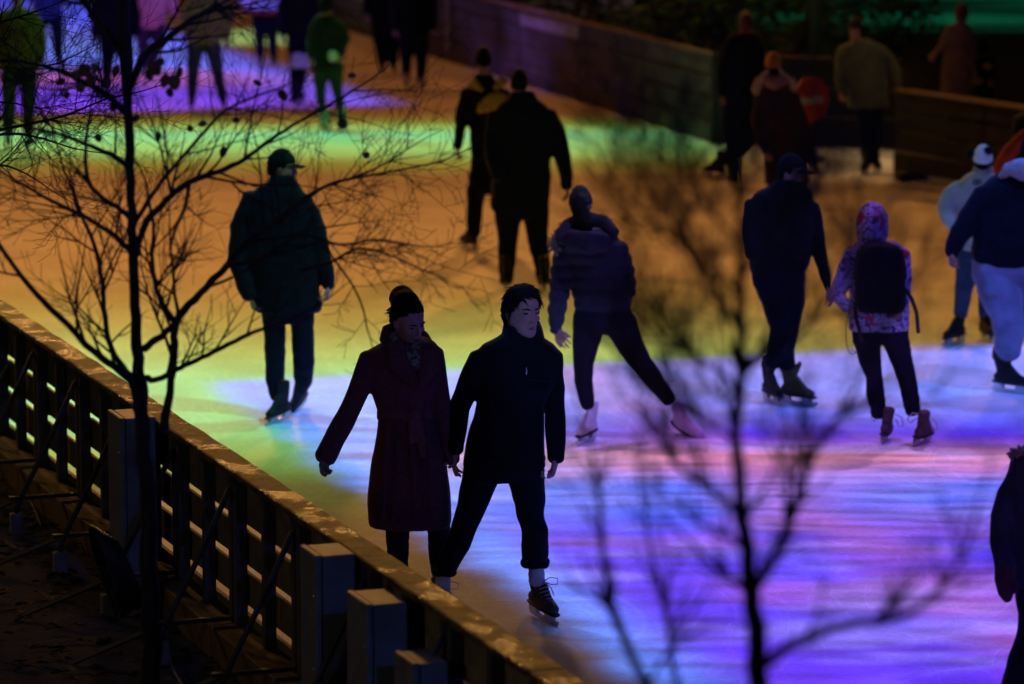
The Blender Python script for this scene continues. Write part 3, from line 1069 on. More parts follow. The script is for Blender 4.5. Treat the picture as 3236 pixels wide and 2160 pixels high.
# continuation behind the gate on the right
gd = (GM - BB0).normalized()
gn = Vector((-gd.y, gd.x, 0))
gn = gn if gn.y < 0 else -gn
GROT = Matrix.Rotation(math.atan2(gd.y, gd.x), 3, 'Z')
gL = (GM - BB0).length
M_RB = mat('barrier_paint', (.020, .015, .013), 0.75, 0.2, 0.35, 3)
M_RCAP = mat('barrier_cap', (.035, .018, .010), 0.7, 0.2, 0.4, 4)
fb2 = thing('gate_boards', 'low dark boards behind the round red sign', 'fence', BB0 + gd * 1.0)
for i in range(2):
    for z0, z1 in ((.02, .34), (.37, .68), (.71, 1.0)):
        bbar(fb2, BB0, gd, GROT, gn, .12 + gL / 2 * i, gL / 2 * (i + 1) + .08, -.03, 0, z0, z1, M_RB, 'board')
    bbar(fb2, BB0, gd, GROT, gn, .12 + gL / 2 * i, gL / 2 * (i + 1) + .08, -.10, .03, 1.003, 1.04, M_RCAP, 'cap_plank')
bbar(fb2, BB0, gd, GROT, gn, -.04, .05, -.10, .03, 0, 1.06, M_STEEL, 'gate_post')

M_RB = mat('barrier_paint', (.020, .015, .013), 0.75, 0.2, 0.35, 3)
M_RCAP = mat('barrier_cap', (.035, .018, .010), 0.7, 0.2, 0.4, 4)
rb = thing('plank_barrier', 'dark plank barrier on small feet at the right edge of the rink', 'fence', G1)
rd = (G2 - G1).normalized()
rn = Vector((-rd.y, rd.x, 0))
rn = rn if rn.y < 0 else -rn
RROT = Matrix.Rotation(math.atan2(rd.y, rd.x), 3, 'Z')
for i in range(2):
    for z0, z1 in ((.10, .29), (.32, .51), (.54, .73), (.76, .92)):
        bbar(rb, G1, rd, RROT, rn, 1.6 * i + .01, 1.6 * i + 1.59, -.03, 0, z0, z1, M_RB, 'board')
    bbar(rb, G1, rd, RROT, rn, 1.6 * i, 1.6 * i + 1.59, -.22, .05, .925, .965, M_RCAP, 'cap_plank')
    for a in (.25, 1.3):
        bbar(rb, G1, rd, RROT, rn, 1.6 * i + a - .04, 1.6 * i + a + .04, -.25, .12, 0, .095, M_STUD, 'foot')

# no-entry sign on its stand
M_RED = mat('sign_red', (.36, .022, .008), 0.5, 0.4, 0.05)
M_WHITE = mat('sign_white', (.42, .41, .38), 0.5, 0.4, 0.05)
Ys = 42.6
sp = at(2562, 316, Ys)
sg = thing('no_entry_sign', 'round red no entry sign with a white bar by the rink gate', 'sign', Vector((sp.x, sp.y, 0)))
srot = Matrix.Rotation(R(33), 3, 'Z')
def disc(name, r, y, th, m, par, hw=None, hh=None):
    mb = MB()
    rings = []
    for yy in (y, y + th):
        if hw:
            rings.append([sp + srot @ Vector(v) for v in ((-hw, yy, -hh), (hw, yy, -hh), (hw, yy, hh), (-hw, yy, hh))])
        else:
            rings.append([sp + srot @ Vector((r * math.cos(2 * math.pi * i / 40), yy, r * math.sin(2 * math.pi * i / 40))) for i in range(40)])
    mb.loft(rings)
    return mb.build(name, m, par, smooth=False)
disc('sign_disc', .255, 0, .02, M_RED, sg)
disc('white_bar', 0, -.006, .005, M_WHITE, sg, .165, .036)
mb = MB()
mb.tube([sp + Vector((0, .04, .15)), Vector((sp.x, sp.y + .04, 0))], [.022, .022], 8, cap=0)
mb.build('sign_post', M_STEEL, sg)
mb = MB()
mb.tube([Vector((sp.x, sp.y + .04, 0)), Vector((sp.x, sp.y + .04, .05))], [.20, .17], 20, cap=0)
mb.build('sign_base', M_STEEL, sg)

# lamp post and shrubs behind the boards
lp = at(2578, 250, 46.5)
mb = MB()
mb.tube([Vector((lp.x, lp.y, -.1)), Vector((lp.x, lp.y, 1.0)), Vector((lp.x, lp.y, 6.0))], [.10, .075, .06], 12, cap=.2)
tag(mb.build('lamp_post', mat('grey_post_paint', (.10, .10, .105), .6), None), 'slim dark post behind the boards above the red sign', 'post')

M_BUSH = mat('shrub_leaves', (.055, .075, .018), 0.7, 0.3, 0.5, 2)
M_BARK = mat('bark', (.018, .014, .012), 0.9, 0.1, 0.4, 25, 0.8, 60)
def shrub(x, y, Y, w, h, label, n=1500, seed=1):
    rnd = random.Random(seed)
    c = at(x, y, Y)
    c.z = -.1
    t = thing('shrub', label, 'shrub', c, 'shrubs behind the far boards')
    st = MB()
    for k in range(7):
        a = rnd.uniform(0, 6.28)
        st.tube([c + Vector((.1 * math.cos(a), .1 * math.sin(a), 0)), c + Vector((.3 * w * math.cos(a), .3 * w * math.sin(a), h * .5)), c + Vector((.42 * w * math.cos(a), .42 * w * math.sin(a), h * .85))], [.025, .016, .006], 5)
    st.build('stems', M_BARK, t)
    lf = MB()
    for k in range(n):
        while True:
            v = Vector((rnd.uniform(-1, 1), rnd.uniform(-1, 1), rnd.uniform(-1, 1)))
            if .35 < v.length < 1 + .25 * mnoise.noise(v * 2.3 + c) and mnoise.noise(v * 3.1 + c) > -.18:
                break
        p = c + Vector((v.x * w / 2, v.y * w / 2, h * .55 + v.z * h * .45))
        rot = Matrix.Rotation(rnd.uniform(0, 6.28), 3, 'Z') @ Matrix.Rotation(rnd.uniform(-1.2, 1.2), 3, 'X')
        r = rnd.uniform(.05, .10)
        lf.add([p + rot @ Vector(q) * r for q in ((-1, 0, 0), (0, -.5, .15), (1, 0, 0), (0, .5, .15))], [(0, 1, 2, 3)])
    lf.build('foliage', M_BUSH, t, smooth=False)
shrub(1930, 250, 53.0, 2.6, 2.1, 'leafy shrub behind the boards, left of the green glow', seed=1)
shrub(2150, 300, 51.0, 2.4, 2.0, 'wide leafy shrub behind the middle of the far boards', seed=2)
shrub(2400, 330, 50.0, 2.6, 2.3, 'dark leafy shrub behind the person in the orange hat', seed=3)
shrub(2700, 330, 52.0, 2.4, 2.0, 'leafy shrub behind the person in the green coat', seed=4)

# ------------------------------------------------------------------ bare trees
def catmull(pts, n=4):
    out = []
    P = [pts[0]] + list(pts) + [pts[-1]]
    for i in range(1, len(P) - 2):
        for k in range(n):
            t = k / n
            a, b, c, d = P[i - 1], P[i], P[i + 1], P[i + 2]
            out.append(tuple(.5 * (2 * b[j] + (c[j] - a[j]) * t + (2 * a[j] - 5 * b[j] + 4 * c[j] - d[j]) * t * t + (3 * b[j] - a[j] - 3 * c[j] + d[j]) * t ** 3) for j in range(len(b))))
    out.append(tuple(pts[-1]))
    return out
class Tree:
    def __init__(s, name, label, Y, base_x, base_y, seed, ground_z, group=None):
        s.Y = Y
        s.rnd = random.Random(seed)
        b = at(base_x * DK, base_y * DK, Y)
        s.root = thing(name, label, 'tree', Vector((b.x, b.y, ground_z)), group)
        s.tw = MB()
        s.ends = []
        s.fat = 1.0
    def limb(s, pts, name='branch', dep=0.0, twigs=0, tl=.5, n=8, ext=None, dz0=0.0):
        """pts in preview px: (x, y, r); dep = how far it runs towards (-) or away (+) by its end"""
        pp = catmull(pts, 4)
        m = len(pp)
        W = [at(x * DK, y * DK, s.Y + dz0 + dep * i / (m - 1)) for i, (x, y, r) in enumerate(pp)]
        k = mpp(1080, s.Y) * DK
        rr = [max(.4, r * s.fat * s.rnd.uniform(.94, 1.06)) * k for _, _, r in pp]
        if ext:
            W.insert(0, ext)
            rr.insert(0, rr[0] * 1.25)
        for i in range(1, m - 1):
            W[i] = W[i] + Vector((s.rnd.uniform(-1, 1), s.rnd.uniform(-1, 1), s.rnd.uniform(-1, 1))) * rr[i] * .25
        mb = MB()
        mb.tube(W, rr, n, cap=.5)
        mb.build(name, M_BARK, s.root)
        for q in range(twigs):
            t = s.rnd.uniform(.22, 1.0)
            i = min(len(W) - 2, int(t * (len(W) - 1)))
            d = (W[i + 1] - W[i]).normalized()
            s.twig(W[i], d, tl * s.rnd.uniform(.5, 1.2), min(rr[i] * .5, .0075 * max(1, s.fat * 1.2)), 0)
        if twigs:
            d = (W[-1] - W[-2]).normalized()
            s.twig(W[-1], d, tl * .9, min(rr[-1], .006), 0, straight=True)
        return W
    def twig(s, p, d, L, r, lev, straight=False):
        rnd = s.rnd
        if not straight:
            ax = Vector((rnd.uniform(-.4, .4), 1, rnd.uniform(-.4, .4))).normalized()
            d = (Matrix.Rotation(rnd.choice((-1, 1)) * rnd.uniform(.45, 1.0), 3, ax) @ d)
            d = (d + Vector((0, rnd.uniform(-.35, .35), .12))).normalized()
        n = 5
        pts = [p]
        rr = [r]
        for i in range(n):
            d = (d + Vector((rnd.uniform(-.16, .16), rnd.uniform(-.16, .16), rnd.uniform(-.10, .20)))).normalized()
            pts.append(pts[-1] + d * L / n)
            rr.append(max(.0011, r * (1 - .8 * (i + 1) / n)))
        s.tw.tube(pts, rr, 4, cap=0)
        s.ends.append(pts[-1])
        if lev < 2 and L > .12:
            for q in range(4 if lev == 0 else 3):
                i = rnd.randint(1, n)
                dd = (pts[i] - pts[i - 1]).normalized()
                s.twig(pts[i], dd, L * rnd.uniform(.35, .62), rr[i] * .75, lev + 1)
    def done(s):
        o = s.tw.build('twigs', M_BARK, s.root, smooth=False)
        o['kind'] = 'stuff'

lt = Tree('bare_tree', 'bare tree with fine twigs and a few withered leaves in front of the fence', 16.3, 345, 1568, 11, -.05)
lt.limb([(350, 1600, 24), (346, 1420, 22), (340, 1250, 20), (334, 1100, 19), (328, 1000, 17), (324, 900, 15), (316, 820, 14), (311, 700, 12), (305, 560, 11), (300, 420, 10), (294, 280, 11), (289, 150, 12), (285, 30, 12), (283, -90, 11)], 'trunk', n=14, ext=Vector((at(350 * DK, 1600 * DK, 16.3).x, 16.3, -.05)))
LB = [
    ([(318, 950, 10), (298, 871, 9), (218, 808, 8), (136, 726, 7), (65, 653, 6), (0, 565, 5), (-40, 500, 4)], -.3, 7, .55),
    ([(320, 890, 9), (290, 850, 7.5), (256, 800, 7), (240, 726, 6), (236, 653, 5.5), (215, 560, 5), (190, 500, 4), (165, 430, 3)], .3, 9, .5),
    ([(330, 800, 9), (370, 770, 8), (398, 745, 8), (412, 722, 8)], .1, 0, .4),
    ([(372, 985, 13), (382, 940, 10), (396, 850, 9), (400, 770, 9), (412, 722, 9), (460, 672, 8.5), (520, 608, 8), (570, 553, 7), (640, 500, 5), (720, 440, 4), (800, 410, 3)], .25, 13, .6),
    ([(404, 742, 7), (376, 700, 6.5), (358, 660, 6), (348, 590, 5), (352, 520, 4), (340, 450, 3)], -.2, 8, .45),
    ([(334, 866, 8), (362, 870, 7), (402, 848, 6.5), (448, 827, 6), (508, 798, 5.5), (568, 768, 5), (612, 750, 4), (668, 732, 3)], -.2, 8, .4),
    ([(306, 600, 8), (330, 520, 8), (380, 460, 7.5), (434, 417, 7), (500, 393, 6), (560, 365, 5.5), (620, 320, 4.5), (690, 275, 3.5), (770, 232, 3)], .3, 14, .55),
    ([(434, 420, 5), (426, 470, 4.5), (404, 520, 4), (392, 560, 3.5)], -.2, 3, .35),
    ([(300, 385, 7), (250, 352, 6), (200, 332, 5), (130, 305, 4), (60, 292, 3)], -.3, 9, .5),
    ([(302, 500, 7), (270, 475, 6), (232, 450, 5), (202, 412, 5), (196, 340, 4), (206, 260, 3), (215, 200, 2)], .2, 9, .45),
    ([(305, 580, 7), (250, 530, 6), (180, 490, 5), (100, 450, 4), (30, 410, 3)], .3, 10, .5),
    ([(292, 205, 10), (330, 130, 9), (380, 92, 8), (440, 44, 7), (505, 10, 6)], .2, 9, .5),
    ([(292, 260, 9), (238, 212, 8), (186, 186, 7), (140, 163, 6), (90, 150, 4)], -.2, 9, .45),
    ([(286, 120, 10), (245, 70, 9), (205, 20, 8), (180, -30, 7)], .2, 5, .5),
    ([(304, 520, 6), (360, 430, 5), (410, 370, 4.5), (470, 300, 4), (520, 250, 3), (600, 215, 2.5)], -.3, 12, .55),
    ([(520, 610, 6), (600, 590, 5), (690, 540, 4), (780, 560, 3), (860, 550, 3), (945, 562, 2)], -.3, 12, .45),
    ([(600, 540, 5), (700, 460, 4), (760, 420, 3.5), (850, 402, 3), (965, 380, 2)], .2, 11, .5),
    ([(690, 620, 4), (760, 600, 3.5), (820, 570, 3), (880, 580, 2.5), (930, 600, 2)], -.2, 9, .4),
    ([(740, 560, 3), (800, 640, 2.6), (830, 700, 2.2), (842, 752, 1.8)], -.1, 5, .3),
]
for pts, dep, tw, tl in LB:
    lt.limb(pts, 'branch', dep, int(tw * .85 + .5), tl * .9)
lt.done()
M_LEAF = mat('withered_leaf', (.075, .032, .014), 0.7, 0.3, 0.3, 30)
for x, y, dx, dy, dz in [(355, 335, 24, 34, 0), (310, 435, 26, 34, 0), (500, 430, 22, 32, .1), (705, 480, 24, 44, 0), (893, 300, 28, 44, .2), (813, 262, 34, 20, .2), (1083, 392, 26, 28, .1), (1157, 490, 28, 26, .1), (190, 257, 36, 26, -.2),
                         (265, 222, 44, 50, -.3), (490, 215, 40, 56, -.3), (550, 260, 40, 54, -.3), (365, 225, 26, 50, -.2), (640, 390, 30, 24, 0), (745, 378, 24, 18, .2), (1112, 238, 28, 20, .1), (286, 250, 36, 44, -.3), (520, 255, 30, 50, -.3),
                         (240, 236, 30, 40, -.3), (300, 214, 26, 34, -.2), (338, 262, 22, 38, -.2), (470, 236, 26, 44, -.3), (505, 196, 30, 36, -.2), (566, 228, 24, 40, -.3), (536, 292, 26, 34, -.2), (254, 276, 28, 36, -.3), (600, 405, 20, 26, 0), (430, 372, 22, 30, 0), (210, 300, 24, 30, 0)]:
    c = at(x, y, 16.3 + dz)
    k = mpp(y, 16.3) / 2 * .95
    mb = MB()
    rot = Matrix.Rotation(random.uniform(-.6, .6), 3, 'Y')
    rings = []
    for i in range(7):
        t = -1 + 2 * i / 6
        w = max(.06, math.sqrt(max(0, 1 - t * t)) * (1 + .12 * random.uniform(-1, 1)))
        q = []
        for (u, v) in ((-1, .25), (0, -.05), (1, .3), (1, .36), (0, .03), (-1, .31)):
            q.append(c + rot @ Vector((u * w * dx * k, v * w * dx * k + .006 * t * t, t * dy * k)))
        rings.append(q)
    mb.loft(rings)
    mb.tube([c + Vector((0, 0, dy * k * .9)), c + Vector((.004, 0, dy * k * .9 + .03)), c + Vector((.012, .004, dy * k * .9 + .07))], [.0016] * 3, 4)
    mb.build('leaf', M_LEAF, lt.root)

tt = Tree('slender_tree', 'slender tree whose bare twigs reach in from the left edge', 20.2, -130, 1100, 23, -.05)
bx = at(-130 * DK, 900 * DK, 20.2)
tt.limb([(-130, 1000, 16), (-128, 700, 14), (-124, 450, 12), (-120, 250, 10), (-118, 50, 8), (-110, -150, 6)], 'trunk', n=10, ext=Vector((bx.x, 20.2, -.05)))
for pts, tw, tl in [([(-122, 380, 6), (-60, 320, 5), (0, 298, 4), (80, 281, 3.4), (150, 264, 2.8), (240, 228, 2), (320, 210, 1.4)], 14, .45), ([(-120, 360, 5), (-40, 318, 4), (30, 306, 3.2), (100, 318, 2.4), (170, 340, 1.8), (245, 352, 1.2)], 8, .3),
                    ([(-124, 440, 5), (-50, 395, 3.5), (0, 378, 2.6), (60, 398, 1.8), (118, 436, 1.2)], 9, .35), ([(-118, 200, 5), (-40, 150, 4), (30, 138, 3), (110, 150, 2), (180, 122, 1.4)], 14, .5),
                    ([(-116, 90, 5), (-40, 60, 3.6), (40, 40, 2.6), (120, 12, 1.6)], 12, .5), ([(-122, 300, 4), (-50, 240, 3), (20, 235, 2.2), (90, 248, 1.6), (140, 240, 1.1)], 12, .4)]:
    tt.limb(pts, 'branch', .2, tw, tl, n=6)
tt.done()

rt = Tree('forked_tree', 'out of focus forked bare tree standing closest to the viewer', 9.2, 1745, 1568, 31, -.05)
rt.fat = 1.12
bx = at(1745 * DK, 1600 * DK, 9.2)
rt.limb([(1748, 1640, 24), (1740, 1560, 23), (1728, 1400, 20), (1715, 1260, 17), (1698, 1150, 15), (1690, 1000, 13), (1698, 900, 13), (1699, 760, 12), (1700, 600, 11), (1697, 450, 9), (1690, 320, 8), (1686, 150, 6)], 'trunk', twigs=16, tl=.45, n=12, ext=Vector((bx.x, 9.2, -.05)))
for pts, dep, tw, tl in [
    ([(1735, 1340, 13), (1768, 1292, 11), (1800, 1220, 10), (1835, 1140, 9), (1860, 1060, 8), (1884, 1010, 7), (1925, 955, 6), (1960, 895, 5), (1985, 830, 4)], .5, 5, .3),
    ([(1742, 1530, 13), (1800, 1486, 12), (1860, 1462, 11), (1950, 1430, 10), (2050, 1420, 9), (2120, 1382, 8), (2172, 1330, 7), (2216, 1255, 5), (2240, 1170, 4)], -.5, 5, .25),
    ([(1698, 1180, 10), (1640, 1130, 8), (1580, 1090, 7), (1540, 1050, 6), (1505, 985, 4)], .6, 5, .3),
    ([(1696, 920, 8), (1660, 862, 7), (1600, 820, 6), (1550, 780, 5), (1500, 720, 4)], .8, 8, .35),
    ([(1560, 1700, 14), (1500, 1600, 12), (1440, 1490, 10), (1402, 1380, 12), (1386, 1300, 8), (1376, 1160, 7), (1358, 1040, 5)], .5, 3, .3),
    ([(1600, 1700, 10), (1550, 1560, 8), (1535, 1440, 7), (1520, 1370, 7), (1500, 1290, 5), (1480, 1200, 4)], .9, 3, .3),
    ([(1698, 760, 7), (1640, 660, 6), (1570, 570, 5), (1490, 500, 4), (1430, 440, 3)], 1.0, 10, .45),
    ([(1699, 640, 6), (1760, 560, 5), (1830, 490, 4), (1880, 420, 3)], 1.0, 8, .4),
    ([(1694, 840, 7), (1760, 800, 6), (1840, 760, 5), (1930, 640, 4), (1980, 560, 3)], 1.0, 7, .4),
    ([(1690, 1010, 6), (1600, 960, 5), (1500, 900, 4), (1440, 860, 3)], 1.0, 7, .35),
    ([(1960, 900, 5), (1990, 820, 4), (2060, 700, 3), (2110, 620, 2.5)], 1.0, 4, .3),
    ([(1698, 560, 5), (1620, 470, 4), (1560, 390, 3), (1440, 330, 2.5)], 1.2, 8, .4)]:
    rt.limb(pts, 'branch', dep, int(tw * 3.2), tl)
rt.done()

# ------------------------------------------------------------------ the people
PE = {}
M_BURG = mat('burgundy_wool', (.085, .027, .034), 0.95, 0.15, 0.25, 35, 0.35, 220)
M_NAVY = mat('navy_cloth', (.0055, .0062, .014), 0.9, 0.06, 0.3, 25, 0.3, 120)
M_DARK = mat('charcoal_cloth', (.007, .007, .008), 0.9, 0.06, 0.3, 25, 0.3, 120)
M_TIGHT = mat('black_leggings', (.008, .007, .014), 0.75, 0.1, 0.2, 40, 0.1, 160)
M_PUFF = mat('navy_puffer', (.020, .018, .028), 0.65, 0.12, 0.2, 30, 0.2, 120)
M_OLIVE = mat('olive_cloth', (.055, .05, .010), 0.9, 0.15, 0.3, 12, 0.2, 60)
M_GREEN = mat('green_coat', (.12, .145, .08), 0.9, 0.15, 0.25, 8, 0.3, 60)
M_PINK = mat('pink_cloth', (.34, .17, .21), 0.9, 0.15, 0.2, 8, 0.2, 60)
M_YELL = mat('yellow_cloth', (.34, .23, .014), 0.8, 0.2, 0.2, 10, 0.2, 60)
M_BROWN = mat('dark_brown_coat', (.035, .020, .014), 0.9, 0.15, 0.3, 14, 0.3, 60)
M_ORANGE = mat('orange_knit', (.42, .17, .035), 0.95, 0.1, 0.25, 40, 0.5, 90)
M_WHITEC = mat('white_jacket', (.40, .40, .37), 0.85, 0.2, 0.12, 8, 0.25, 60)
M_GREY = mat('grey_fleece', (.28, .27, .25), 0.95, 0.1, 0.25, 20, 0.4, 90)
M_LJEAN = mat('light_denim', (.17, .19, .28), 0.9, 0.15, 0.22, 9, 0.3, 90)
M_BJEAN = mat('blue_denim', (.035, .055, .10), 0.9, 0.15, 0.25, 12, 0.3, 90)
M_WSKATE = mat('white_skate_leather', (.62, .54, .52), 0.45, 0.4, 0.12, 20)
M_BSKATE = mat('black_skate_leather', (.010, .009, .010), 0.55, 0.15, 0.25, 20, 0.3, 60)
M_MSKATE = mat('brown_black_skate', (.055, .036, .034), 0.55, 0.2, 0.45, 22, 0.3, 60)
M_YSKATE = mat('green_lit_skate_leather', (.06, .055, .018), 0.5, 0.2, 0.35, 14)  # yellow-green light on one boot put into its leather colour
M_SOCK = mat('pale_sock', (.50, .44, .48), 0.9, 0.15, 0.1, 40)
M_GLOVE = mat('grey_knit_glove', (.20, .17, .15), 0.95, 0.1, 0.25, 90, 0.5, 150)
M_FUR = mat('fur_trim', (.20, .15, .10), 1.0, 0.05, 0.5, 40, 1.0, 90)
M_WFUR = mat('pale_fur_trim', (.60, .52, .44), 1.0, 0.05, 0.35, 40, 1.0, 90)
M_REDC = mat('rust_cloth', (.36, .045, .018), 0.9, 0.15, 0.2, 10, 0.2, 60)
M_HAIRR = mat('reddish_hair', (.10, .035, .02), 0.6, 0.3, 0.4, 60, 0.6, 120)
M_SCARF = mat_print('floral_scarf', [(0.0, (.02, .03, .035)), (.44, (.03, .045, .05)), (.50, (.20, .17, .16)), (.56, (.18, .13, .12)), (.62, (.03, .05, .045)), (1.0, (.05, .02, .02))], 26)
M_FLORAL = mat_print('floral_jacket', [(0.0, (.05, .05, .12)), (.42, (.05, .045, .10)), (.47, (.34, .28, .38)), (.54, (.46, .37, .48)), (.58, (.36, .29, .40)), (.63, (.07, .05, .13)), (1.0, (.05, .04, .1))], 30, extra=(8.0, .62, .68, (.34, .03, .05)))
M_BEANIEP = mat_print('patterned_knit', [(0, (.006, .006, .013)), (.50, (.008, .008, .018)), (.56, (.09, .06, .01)), (.64, (.01, .008, .02)), (1, (.02, .012, .026))], 30)

WR = (.006, 26, 'n')
WRF = (.004, 30, 'n')

# -- woman in the burgundy coat
w = Person((1330, 1948), 'woman with a hair bun in a long belted burgundy coat and floral scarf', .0085)
w.root['label'] = 'person with a hair bun in a long belted burgundy coat and floral scarf'
c = w.piece('coat', M_BURG, (.006, 17, 'n'), .0085, 2)
w.rows(c, [(1066, 1232, 1350, .95), (1084, 1205, 1376, .72), (1108, 1160, 1389, .58), (1150, 1158, 1393, .55), (1210, 1162, 1392, .58), (1262, 1178, 1376, .60), (1308, 1193, 1368, .62),
           (1345, 1190, 1378, .66), (1400, 1182, 1398, .72), (1480, 1171, 1414, .78), (1560, 1163, 1421, .82), (1640, 1159, 1427, .84), (1658, 1161, 1424, .84)], core=.72)
w.limb(c, [(1172, 1126, 0, 36), (1146, 1205, -.02, 36), (1108, 1290, -.06, 35), (1066, 1370, -.12, 34), (1030, 1440, -.18, 33), (1026, 1449, -.185, 32)])
w.limb(c, [(1368, 1112, 0, 32), (1386, 1200, .0, 31), (1398, 1290, .0, 32), (1412, 1370, -.02, 31), (1426, 1440, -.04, 26), (1429, 1458, -.05, 24)])
for s_, (x0, y0, x1, y1) in enumerate(((1252, 1090, 1322, 1225), (1352, 1098, 1326, 1225))):          # lapels
    lp_ = MB()
    a, b = w.p(x0, y0, -.17), w.p(x1, y1, -.205)
    mid = w.p((x0 + x1) / 2 + (-26 if s_ == 0 else 20), (y0 + y1) / 2 - 8, -.20)
    lp_.tube([a, mid, b], [.050, .058, .012], 10, ratio=.22)
    lp_.build('lapel', M_BURG, w.root, voxel=.006, iters=2)
cl = MB()                                                                                                # turned-up collar
T0 = [w.p(1214, 1078, -.03), w.p(1224, 1048, .05), w.p(1262, 1034, .11), w.p(1310, 1042, .11), w.p(1344, 1066, .06), w.p(1362, 1088, -.02)]
cl.tube(T0, [.030, .042, .044, .040, .030, .020], 10, ratio=.55)
cl.build('collar', M_BURG, w.root, voxel=.007, iters=2)
bl = MB()
for k in range(33):
    pass
ring = []
for yy in (1292, 1299, 1318, 1325):
    cx, aa, q = 1281, 88.5 + (1.5 if yy in (1299, 1318) else 0), .64
    cc = w.p(cx, yy)
    ring.append([cc + Vector((aa * w.m * math.cos(t), aa * w.m * q * math.sin(t), 0)) for t in [2 * math.pi * i / 36 for i in range(36)]])
bl.loft(ring)
bl.tube([w.p(1318, 1308, -.155), w.p(1326, 1350, -.18), w.p(1332, 1400, -.185), w.p(1338, 1438, -.19)], [.018, .024, .026, .024], 8, ratio=.25)
bl.tube([w.p(1306, 1308, -.155), w.p(1300, 1345, -.18), w.p(1304, 1395, -.185)], [.018, .023, .022], 8, ratio=.25)
bl.ball(w.p(1313, 1309, -.16), (.034, .022, .026))
bl.build('belt', mat('burgundy_belt', (.12, .042, .05), .9, .15, .2, 35, .3, 200), w.root, voxel=.006, iters=1, wrinkle=(.002, 50, 'n'))
# pleats of the skirt below the belt
pl_ = MB()
for x0, x1, y1 in ((1296, 1312, 1650), (1345, 1372, 1646), (1225, 1212, 1640)):
    pl_.tube([w.p(x0, 1335, -.155), w.p((x0 + x1) / 2, 1470, -.215), w.p(x1, y1, -.272)], [.010, .016, .010], 8, ratio=.5)
pl_.build('coat_fold', M_BURG, w.root, voxel=.007, iters=3)
t = w.piece('trousers', M_TIGHT, (.003, 80, 'n'))
fz = gp(1275, 1962).y - w.Y
w.limb(t, [(1245, 1440, 0, 52), (1252, 1560, 0, 46), (1256, 1680, fz * .6, 38), (1258, 1780, fz * .8, 34), (1264, 1862, fz, 28)])
fz2 = gp(1398, 1930).y - w.Y
w.limb(t, [(1340, 1440, 0, 52), (1370, 1560, 0, 46), (1388, 1680, fz2, 38), (1390, 1760, fz2, 36), (1392, 1832, fz2, 27)])
skate(w.root, gp(1275, 1962), 12, M_WSKATE)
skate(w.root, gp(1398, 1932), 10, M_WSKATE)
w.head(1290, 1010, 144, 36, 22, -6, dz=-.05, neck=(1283, 1100, .0), fine=True, face=True, neck_r=.047)
hr = shell(w.root, 'hair', w.fr, 'updo', M_HAIRB, .065, .006, (.004, 40))
strands(w.root, w.fr, 'updo', M_HAIRB, 300, .06, .004, (0, .9, .5), 6, .05)
b = MB()
Tf, mf, sf = w.fr
b.ball(w.p(1270, 941, .03), (41 * w.m, 40 * w.m, 41 * w.m), mf, 20, 14)
b.tube([Tf((-.004, .030, .19)), w.p(1272, 946, .02)], [.074 * sf, .068 * sf], 16)
b.build('hair_bun', M_HAIRB, w.root, voxel=.006, iters=2, wrinkle=(.002, 90, 'n'))
sc = MB()
n_ = []
for i in range(17):
    a = 2 * math.pi * i / 16
    cc = w.p(1288 + 46 * math.cos(a), 1088 - 4 * math.cos(a) + 12 * math.sin(-a) - 4, -.01 + .085 * math.sin(a))
    n_.append(cc)
sc.tube(n_, [.027] * 17, 10, ref=Vector((0, 0, 1)), cap=0)
sc.tube([w.p(1240, 1056, -.03), w.p(1258, 1094, -.09), w.p(1284, 1118, -.14), w.p(1308, 1134, -.165)], [.022, .028, .032, .030], 10, ratio=.7)
sc.tube([w.p(1346, 1080, -.05), w.p(1332, 1100, -.11), w.p(1312, 1120, -.155)], [.026, .032, .032], 10, ratio=.7)
sc.tube([w.p(1302, 1108, -.17), w.p(1312, 1140, -.20), w.p(1316, 1166, -.20)], [.046, .036, .012], 10, ratio=.45)
sc.build('scarf', M_SCARF, w.root, voxel=.006, iters=1, wrinkle=(.003, 60, 'n'))
g = MB()
w.hand((1030, 1450, -.19), (1022, 1496, -.24), (.8, -.5, .2), 1, 1.25, .95, g)
g.build('glove', M_GLOVE, w.root, voxel=.0055, iters=2)
w.hand((1430, 1452, -.05), (1441, 1496, -.05), (.9, .1, 0), -1, .8, .9)
w.done(body_voxel=.0065)

# -- man in the black jacket, hand in hand with her
p = Person((1600, 1950), 'person in a black high-collared jacket and jeans with rolled hems, facing the viewer', .0085)
c = p.piece('jacket', M_BLACK, (.007, 18, 'n'), .0085, 2)
p.rows(c, [(1024, 1598, 1706, .95), (1050, 1596, 1708, .95), (1066, 1572, 1722, .80), (1086, 1524, 1752, .60), (1112, 1502, 1770, .52), (1150, 1503, 1766, .52), (1210, 1512, 1752, .56), (1265, 1508, 1728, .60), (1310, 1497, 1716, .62),
           (1345, 1486, 1716, .62), (1400, 1474, 1718, .62), (1450, 1463, 1722, .62), (1474, 1462, 1724, .62)], core=.78)
p.limb(c, [(1520, 1126, 0, 37), (1486, 1210, .02, 38), (1452, 1288, .02, 34), (1446, 1350, -.02, 29), (1440, 1405, -.05, 24), (1440, 1425, -.05, 24)])
p.limb(c, [(1744, 1122, 0, 34), (1751, 1210, .03, 34), (1756, 1300, .02, 32), (1757, 1390, -.03, 30), (1757, 1452, -.05, 26)])
po = MB()
po.box(p.p(1702, 1205, -.170), (.13, .02, .008), Matrix.Rotation(.12, 3, 'Y'))
po.build('pocket_flap', M_BLACK, p.root, smooth=False, bevel=.003)
zp = MB()
zp.tube([p.p(1663, 1160, -.185), p.p(1664, 1170, -.187), p.p(1663, 1182, -.187)], [.004, .005, .004], 6)
zp.build('zip_pull', M_SCREW, p.root)
col = MB()
cr = []
